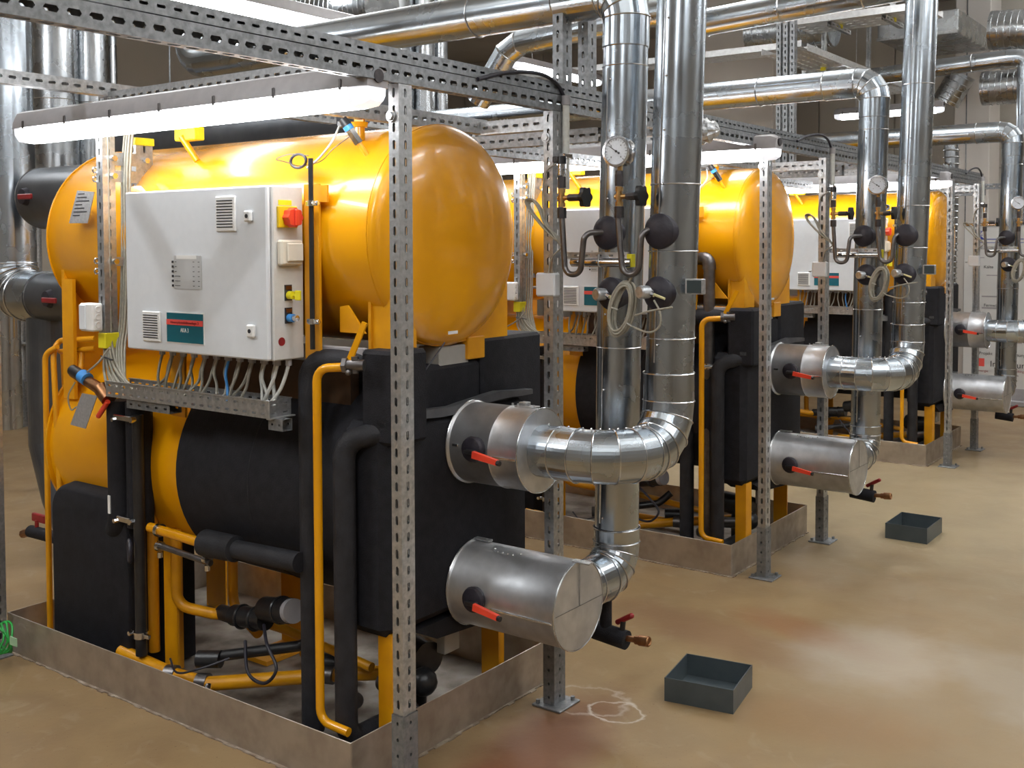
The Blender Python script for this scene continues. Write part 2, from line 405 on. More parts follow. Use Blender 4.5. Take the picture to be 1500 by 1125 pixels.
# cast concrete panels of the back wall with open joints
xs = [-9, -7.4, -6.2, -5.0, -3.95, -2.9, -1.9, -.9, .15, 1.3, 2.6, 4.4, 6.2, 8]
for i in range(len(xs)-1):
    m_ = M['wall2'] if -3.3 < (xs[i]+xs[i+1])/2 < -.2 else M['wall']
    MB().box((xs[i]+.008, 11.56, 0), (xs[i+1]-.008, 11.6, 2.6), .004).build('panel', m_, wb)
    MB().box((xs[i]+.008, 11.56, 2.615), (xs[i+1]-.008, 11.6, 4.7), .004).build('panel', m_, wb)
for nm, (x0, x1, y0) in {'trim_1': (-3.75, -2.42, 8.9), 'trim_2': (-.95, -.56, 10.7)}.items():
    p = struct(MB().box((x0, y0, 0), (x1, y0+.5, 4.7), .01).build(nm, M['pillar']))
    MB().box((x0+(x1-x0)*.33, y0-.006, 0), (x0+(x1-x0)*.33+.012, y0+.002, 4.7)).build('joint_line', M['seamdark'], p)
struct(MB().box((-8.99, 11.54, 0), (7.99, 11.56, .08)).build('baseboard_back', M['wall']))

# ================================================================== hall ceiling lamps
for i, (x, y, z) in enumerate(CEIL_LAMPS):
    t = thing('tube_lamp', 'long unseen tube lamp hanging from the hall ceiling outside the picture', 'lamp', (x, y, z), 'ceiling tube lamps')
    MB().box((x-.06, y-.78, z), (x+.06, y+.78, z+.06), .015).build('housing', M['lampbody'], t)
    MB().box((x-.055, y-.75, z-.05), (x+.055, y+.75, z), .02).build('diffuser', M['diff'], t)
    MB().cyl((x, y-.5, z+.06), (x, y-.5, 4.7), .004, n=6).build('hanger', M['galv'], t)
    MB().cyl((x, y+.5, z+.06), (x, y+.5, 4.7), .004, n=6).build('hanger', M['galv'], t)

# ================================================================== the machine (built once at the origin, then copied)
DY = [V((0, 0, 0)), V((.022, 2.664, 0)), V((.064, 5.996, 0))]
# ---- drip tray
t = thing('drip_tray', 'stainless steel drip tray with stained walls under the {m}', 'tray', (-1.0, .5, 0), 'drip trays', True)
H_ = .164; L_ = 2.024; W_ = 1.034
for nm, a, b in (('side_wall', (-L_, 0, 0), (0, .004, H_)), ('side_wall', (-L_, W_-.004, 0), (0, W_, H_)), ('end_wall', (-.004, .004, 0), (0, W_-.004, H_)), ('end_wall', (-L_, .004, 0), (-L_+.004, W_-.004, H_))):
    MB().box(a, b, .0015).build(nm, M['inox'], t)
MB().box((-L_+.004, .004, .004), (-.004, W_-.004, .010)).build('tray_floor', M['trayfloor'], t)
m_ = MB()
for k in range(60):
    x = -L_+(L_+.008)*k/60; d_ = .006+.010*random.random(); m_.box((x, -d_, 0), (x+(L_+.008)/60, 0, .004))
for k in range(30):
    y = W_*k/30; d_ = .006+.012*random.random(); m_.box((0, y, 0), (d_, y+W_/30, .004))
m_.build('sealant_bead', mat('chalky_sealant', (.36, .30, .24), .8, noise=(22, (.16, .11, .075), 6)), t, kind='stuff')

# ---- chiller
ch = thing('absorption_chiller', 'yellow and black absorption chiller with two long drums, the {m}', 'chiller', (-1.0, .54, 0), 'absorption chillers', True)
yc, zc, r = .54, 1.73, .383
prof = [(-1.98, .0001), (-1.975, .22), (-1.965, .33), (-1.94, .378), (-1.93, r)]
dome = []
for i in range(13):
    a = PI/2*i/12; rr = r*(math.cos(a)**.68 if i < 12 else 0); dome.append((-.070+.078*math.sin(a), max(.0001, rr)))
prof += [(-.070, r)] + dome[1:]
MB().lathe((0, yc, zc), (1, 0, 0), prof, 72).build('upper_drum', M['yellow'], ch, ang=45)
m_ = MB(); m_.ring((-.070, yc, zc), (1, 0, 0), r, .0022, 72, 6); m_.ring((-1.93, yc, zc), (1, 0, 0), r+.002, .004, 60, 6); build_split(m_, 'weld_seam', M['yellow'], ch)
# lower drum, yellow at the far end, foam jacket on the rest
zl, rl, yl = .85, .40, .54
MB().lathe((0, yl, zl), (1, 0, 0), [(-1.93, .0001), (-1.93, rl+.015), (-1.915, rl+.015), (-1.915, rl), (-.9, rl)], 64).build('lower_drum', M['yellow'], ch, ang=30)
MB().lathe((0, yl, zl), (1, 0, 0), [(-1.03, rl), (-1.03, rl+.016), (-.85, rl+.018), (-.5, rl+.016), (-.16, rl+.016), (-.16, rl)], 64).build('insulation_jacket', M['foam'], ch, ang=40)
m_ = MB(); m_.ring((-.62, yl, zl), (1, 0, 0), rl+.017, .0025, 64, 5); m_.build('jacket_joint', M['foam_pipe'], ch)
# end block (foam clad tube sheet) and the boxed legs above
m_ = MB(); m_.box((-.20, .16, .43), (-.0, .945, 1.125), .03); m_.build('insulated_end_block', M['foam'], ch)
m_ = MB(); m_.prism([(-.2, .30, .42), (-.2, .93, .41), (-.2, .80, .33), (-.2, .42, .36)], (.19, 0, 0)); m_.build('lower_foam_wrap', M['foam'], ch)
MB().box((-.105, .16, 1.06), (.043, .325, 1.362), .012).build('foam_box', M['foam'], ch)
MB().box((-.30, .33, 1.02), (-.05, .72, 1.285), .015).build('foam_box', M['foam'], ch)
MB().box((-.30, .72, 1.02), (-.045, 1.09, 1.36), .012).build('foam_box', M['foam'], ch)
m_ = MB(); pts = []
for i in range(13):
    y = .16+.80*i/12; zt = 1.128+.018*math.sin(i*.9)*.4+.024*i/12; hh = .018+.013*math.sin(PI*i/12)*(1+.3*math.sin(i*2.3))
    pts.append((y, zt-hh*.5, zt+hh*.5))
poly = [V((.0, y, a)) for y, a, b in pts]+[V((.0, y, b)) for y, a, b in reversed(pts)]
m_.prism([p+V((-.03, 0, 0)) for p in poly], (.036, 0, 0)); m_.build('loose_foam_flap', mat('grey_foam_edge', (.06, .06, .066), .5, noise=(20, (.08, .08, .088), 3)), ch)
# steel brackets between the drums
MB().box((-.13, .225, 1.355), (-.118, .235, 1.60)).box((-.13, .235, 1.355), (-.04, .36, 1.56)).build('support_plate', M['yellow_dull'], ch)
MB().box((-.13, .60, 1.355), (-.055, .885, 1.60), .003).build('support_plate', M['yellow_dull'], ch)
MB().box((-.14, .64, 1.29), (-.045, .735, 1.37), .003).build('support_plate', M['yellow_dull'], ch)
MB().box((-1.86, .175, 1.06), (-1.78, .19, 1.56)).prism([(-1.87, .20, 1.05), (-1.87, .9, 1.05), (-1.87, .90, 1.60), (-1.87, .78, 1.42), (-1.87, .54, 1.35), (-1.87, .30, 1.42), (-1.87, .18, 1.60)], (.02, 0, 0)).build('support_plate', M['yellow_dull'], ch)
MB().prism([(-.235, .20, 1.495), (-.235, .20, 1.41), (-.12, .20, 1.41), (-.20, .20, 1.50)], (0, .008, 0)).build('gusset', M['yellow_dull'], ch)
# feet
MB().box((-.068, .195, .012), (-.008, .205, .44)).box((-.018, .205, .012), (-.008, .265, .44)).build('leg', M['yellow_dull'], ch)
MB().box((-.10, .775, .012), (-.09, .90, .42)).box((-.09, .775, .012), (-.02, .785, .42)).build('leg', M['yellow_dull'], ch)
MB().box((-1.93, .19, .012), (-1.85, .20, .60)).box((-1.93, .2, .012), (-1.92, .27, .60)).build('leg', M['yellow_dull'], ch)
MB().box((-1.78, .82, .012), (-1.64, .83, .52)).box((-1.79, .83, .012), (-1.78, .93, .52)).build('leg', M['yellow_dull'], ch)
MB().box((-1.25, .22, .012), (-1.17, .23, .60)).box((-1.25, .23, .012), (-1.24, .30, .60)).build('leg', M['yellow_dull'], ch)
MB().box((-1.12, .50, .012), (-.98, .74, .03)).box((-1.12, .70, .03), (-.98, .715, .5)).build('saddle_foot', M['yellow_dull'], ch)
# cabinet carriers
MB().box((-.345, .147, 1.30), (-.275, .157, 1.90)).box((-.345, .157, 1.3), (-.335, .20, 1.9)).box((-.275, .147, 1.84), (-.235, .155, 1.895)).build('carrier_post', M['yellow_dull'], ch)
MB().box((-1.085, .147, 1.06), (-1.0, .157, 1.90)).build('carrier_post', M['yellow_dull'], ch)
MB().box((-.60, .17, 1.31), (-.10, .19, 1.365), .002).build('grey_rail', M['lampbody'], ch)
MB().box((-1.04, .26, 1.08), (-.25, .30, 1.30)).build('brown_back_plate', M['wood'], ch)  # plate in a dark brown colour
MB().box((-.16, .50, 1.265), (-.06, .66, 1.345), .004).build('grey_terminal_box', M['cream'], ch)
# name plates
def tilted_plate(y, quad, parent, thick=.003, m=M['plate'], name='name_plate'):
    P = [PY(y, *q) for q in quad]; n = V((0, 1, 0)); return MB().prism(P, n*thick).build(name, m, parent)
P_ = [PY(.12, *q) for q in ((113, 279), (138, 281), (128, 327), (101, 327))]
nm_ = MB().prism(P_, (0, .003, 0)).build('name_plate', M['plate'], ch)
m_ = MB()
for k in range(7):
    f = .12+.11*k; a = P_[0].lerp(P_[3], f).lerp(P_[1].lerp(P_[2], f), .12); b = P_[0].lerp(P_[3], f).lerp(P_[1].lerp(P_[2], f), .5+.35*((k*7) % 3)/2)
    m_.box(a+V((0, -.001, 0)), V((b.x, a.y, a.z+.004)))
m_.build('plate_lettering', M['black'], nm_)
tilted_plate(.04, ((120, 576), (142, 580), (125, 628), (103, 622)), ch)
# fittings on top
a0 = PY(.30, 289, 236); a1 = PY(.27, 266, 200)
MB().cyl(a0, a1, .013).build('vent_pipe', M['yellow'], ch)
MB().box(PY(.27, 255, 207), PY(.27, 284, 184)+V((0, .05, 0)), .004).build('vent_cap', M['yelcap'], ch)
b0 = PY(.33, 527, 206); MB().cyl(b0, b0+V((0, 0, .05)), .018).cyl(b0+V((0, 0, .045)), b0+V((0, 0, .062)), .026, .030).box(b0+V((-.022, -.004, .06)), b0+V((.022, .004, .078))).build('flanged_nozzle', M['yellow'], ch)
s0 = PY(.27, 538, 228); s1 = PY(.22, 503, 176); dd = (s1-s0)
MB().cyl(s0, s0+dd*.38, .009).build('sensor_pocket', M['yellow'], ch)
se = MB().cyl(s0+dd*.34, s0+dd*.72, .0165, n=6).build('level_sensor', M['chrome'], ch)
MB().cyl(s0+dd*.72, s0+dd*.84, .017).build('blue_collar', M['blue'], se)
MB().cyl(s0+dd*.84, s0+dd*1.04, .017, .014).box(s0+dd*.9+V((-.034, -.008, -.012)), s0+dd*.9+V((0, .008, .012)), .003).build('plug', M['dark'], se)
MB().tube(spline([s0+dd*.88+V((-.03, 0, 0)), PY(.16, 486, 208), PY(.15, 467, 232), PY(.15, 450, 246)]), .0035).build('sensor_cable', M['cablewhite'], ch)
MB().tube(spline([s0+dd*.6, PY(.18, 488, 218), PY(.16, 470, 236), PY(.15, 440, 243), PY(.15, 418, 237), PY(.15, 405, 233), PY(.15, 425, 226), PY(.15, 452, 228)]), .0015, n=6).build('thin_wire', M['steel'], ch)
m_ = MB()
for k in range(7):
    m_.tube([PY(.15+.004*k, 437, 236) + V((math.cos(a)*(.036+.002*(k % 3)), 0, math.sin(a)*(.022+.002*(k % 2)))) for a in [2*PI*i/24+k for i in range(25)]], .0035, n=6, cap=False)
m_.build('coiled_cable', M['cabledark'], ch)
q0 = PX(0.0, 660, 505); MB().tube(spline([q0+V((0, -.03, .01)), q0+V((-.01, -.10, -.06)), q0+V((-.03, -.16, -.13))]), .0025, n=6).build('earth_wire', M['cabledark'], ch)
MB().box(PX(.004, 657, 490), PX(.002, 670, 484), 0).build('small_sticker', M['white'], ch)
# black tube carrying the sensor cable
p0 = PY(.12, 455, 232); p1 = PY(.12, 461, 512); 
MB().tube([p0, V((p0.x, .12, p1.z))], .0085).build('black_conduit', M['dark'], ch)
for v_ in (298, 471):
    c_ = PY(.12, 455 if v_ < 400 else 460, v_); c_.x = p0.x
    MB().cyl(c_-V((0, 0, .009)), c_+V((0, 0, .009)), .013).box(c_+V((-.022, -.006, -.008)), c_+V((.034, .006, .008)), .002).cyl(c_+V((.026, -.012, 0)), c_+V((.026, .01, 0)), .005, n=6).build('pipe_clamp', M['chrome'], ch)

def pipe(pts, r, m, R=.05, n=14, name='pipe', parent=ch, seg=5):
    return MB().tube(bend(pts, R, seg), r, n).build(name, m, parent, ang=45)
# yellow small bore pipes on the near right side
yp = [PY(.20, 527, 530)]
pipe([(-.075, .10, 1.315), (-.20, .062, 1.305), (-.20, .062, .160), (-.08, .07, .150)], .0145, M['yellow'], .045, name='yellow_pipe')
vv = MB(); vc = PY(.10, 520, 535); vv.cyl(vc+V((-.03, -.012, 0)), vc+V((.03, .012, 0)), .018).cyl(vc+V((-.036, -.014, 0)), vc+V((-.022, -.009, 0)), .026, n=6).cyl(vc+V((0, 0, -.025)), vc+V((0, 0, .028)), .012).sphere(vc+V((-.01, -.02, -.022)), .010); vo = vv.build('ball_valve', M['steel'], ch)
lp = [PY(.09, *q) for q in ((506, 529), (516, 527), (537, 474), (530, 471))]
MB().prism(lp, (0, .006, 0)).build('yellow_lever', M['yellow'], vo)
# foam clad pipes
pipe([(-.03, .22, 1.325), (-.33, .15, 1.315), (-.33, .15, .06)], .038, M['foam_pipe'], .07, n=20, name='insulated_pipe')
pipe([(.0, .22, 1.10), (-.135, .115, 1.075), (-.135, .115, .085), (-.125, .42, .085)], .037, M['foam_pipe'], .07, n=20, name='insulated_pipe')
# far left yellow loops
pipe([PY(.20, 140, 496), PY(.20, 84, 499), PY(.16, 78, 520), PY(.16, 90, 760)], .012, M['yellow_dull'], .06, name='yellow_pipe')
pipe([PY(.16, 84, 508), PY(.14, 66, 518), PY(.14, 74, 940)], .012, M['yellow_dull'], .05, name='yellow_pipe')
pipe([PY(.22, 140, 510), PY(.2, 88, 515)], .011, M['yellow_dull'], .05, name='yellow_pipe')
pipe([PY(.22, 120, 512), PY(.2, 118, 545)], .012, M['yellow_dull'], .05, name='yellow_pipe')
pipe([PY(.19, 67, 643), PY(.19, 88, 648), PY(.19, 95, 748)], .010, M['yellow_dull'], .05, name='yellow_pipe')
pipe([PY(.24, 93, 518), PY(.24, 97, 590)], .014, M['yellow_dull'], .05, name='yellow_pipe')
# insulated column and block at the near left side
bp_ = [V((-1.835, .10, .02))]+[V((-1.745-.09*math.cos(a), .10, .625+.09*math.sin(a))) for a in [PI/2*i/6 for i in range(7)]]+[V((-1.37+.07*math.sin(a), .10, .645+.07*math.cos(a))) for a in [PI/2*i/6 for i in range(7)]]+[V((-1.30, .10, .02))]
m_ = MB(); nb = len(bp_)
lay = [(.095, .965), (.10, .985), (.115, 1.0), (.22, 1.0), (.40, 1.0)]
cb_ = V((-1.56, 0, .30)); vs = []
for yy, sc_ in lay:
    for p in bp_: q_ = cb_+(V((p.x, 0, p.z))-cb_)*sc_; vs.append(V((q_.x, yy, q_.z+(.05*(yy-.1)/.3 if p.z > .5 else 0))))
m_.add(vs, [(i*nb+k, i*nb+(k+1) % nb, (i+1)*nb+(k+1) % nb, (i+1)*nb+k) for i in range(len(lay)-1) for k in range(nb)]+[tuple(range(nb)), tuple(range(len(vs)-nb, len(vs)))])
m_.build('insulated_block', M['foam'], ch, ang=50)
MB().tube(bend([(-1.36, .115, 1.10), (-1.36, .115, .62), (-1.47, .16, .56)], .07), .052, 20).build('insulated_pipe', M['foam'], ch, ang=45)
MB().tube([(-1.255, .125, 1.10), (-1.255, .125, .62)], .050, 20).build('insulated_pipe', M['foam'], ch, ang=45)
MB().tube([(-1.205, .085, 1.06), (-1.205, .085, .14)], .0215, 14).build('black_conduit', M['dark'], ch)
for z_ in (.22,):
    MB().cyl((-1.205, .085, z_-.012), (-1.205, .085, z_+.012), .028).box((-1.26, .075, z_-.008), (-1.15, .09, z_+.008), .002).cyl((-1.25, .06, z_), (-1.25, .1, z_), .009, n=6).build('pipe_clamp', M['chrome'], ch)
for z_, w_ in ((1.045, .05), (.655, .03)):
    MB().box((-1.30-w_*.5, .058, z_-.012), (-1.25+w_, .072, z_+.010), .003).cyl((-1.25+w_, .05, z_), (-1.25+w_, .07, z_), .012, n=6).cyl((-1.32, .05, z_-.01), (-1.32, .07, z_-.01), .009, n=6).build('pipe_clamp', M['chrome'], ch)
MB().box((-1.372, .060, .665), (-1.357, .064, .735)).build('white_sticker', M['white'], ch)
MB().ring(PY(.06, 190, 807), (0.5, .86, 0), .040, .0085, 28, 8).build('drain_hose_loop', M['cabledark'], ch)
pipe([(-1.29, .20, 1.0), (-1.29, .20, .10)], .022, M['yellow_dull'], .05, name='yellow_pipe')
hy = MB().tube([(-1.16, .10, .635), (-.83, .10, .625)], .0185, 14).build('yellow_pipe', M['yellow'], ch)
for x_ in (-1.10, -.84): MB().cyl((x_-.009, .10, .633), (x_+.009, .10, .633), .025).build('pipe_clamp', M['chrome'], hy)
MB().lathe((-.83, .10, .63), (1, 0, .03), [(0, .0001), (0, .048), (.17, .046), (.175, .032), (.50, .034), (.50, .0001)], 22).build('insulated_pipe', M['foam_pipe'], ch, ang=35)
MB().tube([(-1.11, .10, .575), (-.80, .10, .560)], .0115, 10).build('steel_pipe', M['steel'], ch)
for x_ in (-1.10, -.82): MB().cyl((x_-.01, .10, .572), (x_+.01, .10, .572), .019).cyl((x_, .10, .55), (x_, .10, .53), .01).build('pipe_clamp', M['chrome'], ch)
pipe([(-1.17, .22, .60), (-1.17, .22, .30), (-1.02, .28, .28), (-.98, .29, .285)], .021, M['yellow_dull'], .06, name='yellow_pipe')
pipe([(-1.12, .45, .60), (-1.12, .45, .24), (-.85, .35, .22)], .020, M['yellow_dull'], .06, name='yellow_pipe')
pipe([(-1.15, .40, .24), (-.75, .40, .24), (-.30, .40, .20)], .017, M['yellow_dull'], .06, name='yellow_pipe')
pipe([(-.9, .62, .05), (-.55, .62, .05)], .02, M['yellow_dull'], .06, name='yellow_pipe')
pipe([(-1.36, .10, .115), (-1.05, .10, .100), (-.86, .12, .10), (-.50, .42, .12), (-.2, .62, .14)], .026, M['yellow_dull'], .05, name='yellow_pipe')
MB().tube([(-.92, .13, .175), (-.84, .17, .18)], .032, 14).build('union_nut', M['dark'], ch)
pipe([(-.90, .14, .18), (-.62, .36, .22), (-.56, .40, .28)], .020, M['dark'], .05, name='black_pipe')
MB().cyl((-.60, .40, .15), (-.52, .45, .15), .034).build('union_nut', M['dark'], ch)
for p, s_ in (((-.88, .12, .10), .034), ((-1.04, .10, .10), .034), ((-.52, .40, .12), .032)):
    MB().cyl(V(p)-V((.02, .008, 0)), V(p)+V((.02, .008, 0)), s_).build('pipe_clamp', M['steel'], ch)
pm = MB().cyl((-.72, .28, .36), (-.54, .24, .40), .045, n=24).ring((-.60, .253, .387), (-.18, .04, -.04), .045, .006, 24, 6).cyl((-1.0, .30, .285), (-.90, .28, .295), .030).cyl((-.91, .29, .295), (-.72, .28, .32), .040).ring((-.86, .287, .30), (1, 0, .1), .04, .007, 24, 6).ring((-.78, .283, .31), (1, 0, .1), .04, .007, 24, 6).build('pump', M['dark'], ch)
MB().cyl((-.555, .243, .397), (-.515, .235, .406), .043, n=24).build('motor_cap', M['lampbody'], pm)
MB().tube(spline([(-.66, .22, .33), (-.56, .15, .30), (-.49, .13, .24), (-.54, .12, .18), (-.64, .13, .19), (-.74, .2, .26)]), .006, 8).build('motor_cable', M['cabledark'], pm)
MB().tube(spline([(-1.02, .08, .17), (-.95, .06, .14), (-.85, .09, .17), (-.78, .16, .2)]), .004, 6).build('motor_cable', M['cabledark'], pm)
vv = MB(); c_ = V((-.80, .075, .085)); vv.cyl(c_, c_+V((.05, -.01, -.01)), .018, n=6).cyl(c_+V((.05, -.01, -.01)), c_+V((.085, -.015, -.02)), .026).cyl(c_+V((0, 0, 0)), c_+V((-.03, .03, .02)), .014).cyl(c_+V((.0, -.02, .0)), c_+V((0, .02, 0)), .012, n=6); vv.build('drain_cock', M['chrome'], ch)
pm = MB().cyl((-.30, .55, .24), (-.12, .50, .24), .06, n=22).cyl((-.20, .52, .18), (-.20, .52, .02), .04).sphere((-.1, .45, .18), .05).build('pump', M['dark'], ch)
MB().box((-.10, .52, .26), (-.06, .60, .35), .003).build('terminal_plate', M['cream'], pm)
pm = MB()
for (a, b, rr) in (((-.35, .35, .10), (-.28, .30, .12), .028), ((-.25, .40, .16), (-.10, .38, .18), .03), ((-.10, .38, .10), (-.03, .36, .12), .02)): pm.cyl(a, b, rr)
pm.build('valve_group', M['steel'], ch)
# sensor at the far-left side
sv = MB(); c_ = PY(.06, 128, 556); sv.cyl(PY(.06, 108, 545), PY(.06, 150, 572), .022).cyl(PY(.06, 148, 568), PY(.06, 160, 585), .03); so_ = sv.build('flow_sensor', M['bronze'], ch)
MB().cyl(PY(.055, 120, 550), PY(.055, 128, 556), .026).build('blue_collar', M['blue'], so_)
MB().cyl(PY(.055, 106, 542), PY(.055, 121, 551), .022).build('plug', M['dark'], so_)
MB().tube(spline([PY(.05, 128, 545), PY(.04, 145, 530), PY(.05, 160, 510)]), .004, 6).build('sensor_cable', M['cable'], so_)
MB().tube(spline([PY(.05, 110, 560), PY(.04, 100, 580), PY(.05, 104, 600), PY(.05, 112, 596)]), .003, 6).build('sensor_cable', M['cable'], so_)
MB().cyl(PY(.05, 144, 610), PY(.05, 158, 588), .010).build('red_handle', M['red'], ch)

# ---- valve casings and pipe jackets at the right end
def gore_elbow(mb, pts, rad, R, n=44, seg=4): return mb.tube(bend(pts, R, seg), rad, n, crease=True, cap=False)
def handle(parent, c, cx):
    """disc on the near side of a casing with a red lever"""
    g = MB().lathe(c, (0, -1, 0), [(-.03, .034), (.012, .044), (.022, .040), (.03, .022), (.03, .0001)], 18).build('spindle_cover', M['rubber'], parent)
    m1 = MB(); 
    for k in range(7):
        a = 2*PI*k/7+.3; m1.tube([V(c)+V((math.cos(a)*.012, -.028, math.sin(a)*.012)), V(c)+V((math.cos(a)*.04, -.019, math.sin(a)*.04))], .0025, 5)
    m1.build('cover_fold', M['dark'], g)
    a = V(c)+V((.03, -.045, -.008)); b = V(c)+V((.135, -.050, -.022))
    d = (b-a).normalized(); up = V((0, 0, 1)); up = (up-d*up.dot(d)).normalized(); th = V((0, .009, 0))
    hh = .0115
    lv = MB().prism([a-up*hh-th, b-up*(hh*.75)-th, b+d*.006-th, b+up*(hh*.75)-th, a+up*hh-th], (0, .014, 0)).build('red_lever', M['red'], parent)
    MB().cyl(b-V((0, .004, 0)), b+d*.012-V((0, .004, 0)), .009, n=10).box(V(c)+V((-.012, -.045, -.012)), V(c)+V((.035, -.028, .004)), .003).build('lever_tip', M['dark'], lv)
LX, LZ = .45, .515
lo = thing('lower_pipe_run', 'silver sheet-clad lower pipe with lidded valve drum rising past the {m}', 'pipe', (.2, .6, .515), 'silver clad pipe runs', True)
MB().lathe((0, .6, LZ), (1, 0, 0), [(0, .146), (.008, .1475), (.015, .143), (LX-.02, .143), (LX-.012, .1465), (LX, .1465), (LX, .1445)], 56).build('valve_casing', M['jacket_dull'], lo, ang=35)
lid = MB().lathe((LX-.002, .6, LZ), (1, 0, 0), [(0, .1435), (.002, .0001)], 56).build('lid', M['jacket_dull'], lo, ang=30)
MB().box((LX+.0005, .460, LZ-.0008), (LX+.0022, .741, LZ+.0008)).box((LX+.0005, .5992, LZ), (LX+.0022, .6008, LZ+.142)).build('lid_joint', M['seamdark'], lid)
build_split(MB().ring((LX-.004, .6, LZ), (1, 0, 0), .1465, .0022, 56, 6).ring((.006, .6, LZ), (1, 0, 0), .1475, .003, 56, 6), 'rolled_rim', M['seam'], lo)
MB().box((.02, .5, LZ+.105), (.02+.09, .56, LZ+.145), .003).build('latch', M['jacket_dull'], lo) if False else None
for (x0, x1, a0_) in ((.0, .09, 97), (LX-.02, LX+.0, 88)):
    m_ = MB(); a = math.radians(a0_); 
    for k in range(4): m_.cyl(V((x0+.01+.02*k, .6-math.cos(a)*.147, LZ+math.sin(a)*.147)), V((x0+.01+.02*k, .6-math.cos(a)*.154, LZ+math.sin(a)*.154)), .004, n=8)
    m_.box((x0, .6-math.cos(a)*.15-.012, LZ+.145), (x0+.07, .6-math.cos(a)*.15+.012, LZ+.152), .002)
    m_.build('clasp', M['galv'], lo)
build_split(MB().box((.19, .455, LZ-.028), (LX-.01, .463, LZ-.021), .001), 'overlap_strip', M['seam'], lo)
# overlap patch with rivets on the casing
pt = MB(); NN = 10
vs = []; fs = []
for i in range(NN+1):
    for j in range(9):
        x = .10+.16*i/NN; w_ = math.sqrt(max(0, 1-((i/NN-.5)*2)**2)); a = math.radians(90-22*w_*(j/8)); vs.append((x, .6-math.cos(a)*.1438, LZ+math.sin(a)*.1438))
for i in range(NN):
    for j in range(8): fs.append((i*9+j, (i+1)*9+j, (i+1)*9+j+1, i*9+j+1))
pt.add(vs, fs).build('riveted_patch', M['jacket_dull'], lo)
pt = MB()
for k in range(6):
    x = .125+.11*k/5; a = math.radians(78 if k in (0, 5) else 72); pt.sphere((x, .6-math.cos(a)*.1445, LZ+math.sin(a)*.1445), .0035, 8)
pt.build('rivet', M['chrome'], lo, kind='stuff')
handle(lo, (.13, .455, LZ), 0)
AX, AY = .35, 1.0; TOPA = 2.60; lean = V((.030, .022, 0))
ra = .080
# branch, elbow, riser A, top elbow and long run
base_pts = [V((AX, .62, LZ)), V((AX, AY, LZ)), V((AX, AY, 1.0))]
arc = bend(base_pts, .11, 4)
m_ = MB(); m_.tube(arc[:-1]+[V((AX, AY, LZ+.16))], .084, 44, crease=True, cap=False); m_.build('elbow_jacket', M['jacket'], lo, ang=7)
m_ = MB()
for i in range(1, len(arc)-1):
    d = (arc[i+1]-arc[i-1]).normalized(); m_.ring(arc[i], d, .086, .0022, 40, 5)
m_.ring((AX, AY, LZ+.16), (0, 0, 1), .085, .0022, 40, 5); m_.ring((AX, .80, LZ), (0, 1, 0), .085, .0022, 40, 5)
build_split(m_, 'seam_bead', M['seam'], lo)
a_top = V((AX, AY, TOPA))+lean
rise = lambda z: V((AX, AY, z))+lean*max(0, (z-1.0)/(TOPA-1.0))
for (z0, z1, rr) in ((LZ+.15, 1.33, ra), (1.325, 2.33, ra+.0012), (2.325, 2.43, ra)):
    MB().tube([rise(z0), rise(z1)], rr, 48, cap=False).build('riser_jacket', M['jacket'], lo, ang=20)
m_ = MB()
for z in (1.33, 2.33, 2.40): m_.ring(rise(z), (0, 0, 1), ra+.002, .002, 40, 5)
build_split(m_, 'seam_bead', M['seam'], lo)
sd = V((-.30, -.954, 0))
MB().tube([rise(.7)+sd*(ra+.001), rise(2.32)+sd*(ra+.002)], .0035, 6).build('lap_seam', M['seam'], lo)
m_ = MB()
for z in (.72, .98, 1.18, 1.45, 1.62, 1.86, 2.1, 2.28): m_.sphere(rise(z)+sd*(ra+.004)+V((.014, 0, 0)), .0045, 8)
m_.build('rivet', M['chrome'], lo, kind='stuff')
run = bend([rise(2.40), a_top, V((-2.1, a_top.y, TOPA-.003))], .13, 4)
upt = bend([V((-1.9, a_top.y, TOPA)), V((-2.1, a_top.y, TOPA)), V((-2.1, a_top.y, 4.7))], .15, 4)
uo_ = MB().tube(upt, .082, 40, crease=True, cap=False).build('elbow_jacket', M['jacket'], lo, ang=9); uo_['only_first'] = 1
m_ = MB(); m_.tube(run[:-1]+[V((.10, a_top.y, TOPA))], .084, 44, crease=True, cap=False); m_.build('elbow_jacket', M['jacket'], lo, ang=7)
m_ = MB()
for i in range(1, len(run)-1): m_.ring(run[i], (run[i+1]-run[i-1]), .086, .0022, 40, 5)
for x in (.10, -.30, -1.4): m_.ring((x, a_top.y, TOPA), (1, 0, 0), .084, .003, 40, 5)
build_split(m_, 'seam_bead', M['seam'], lo)
for (x0, x1) in ((.12, -.30), (-.30, -1.4), (-1.4, -1.92)):
    MB().tube([V((x0, a_top.y, TOPA)), V((x1, a_top.y, TOPA))], .082, 44, cap=False).build('run_jacket', M['jacket'], lo, ang=20)

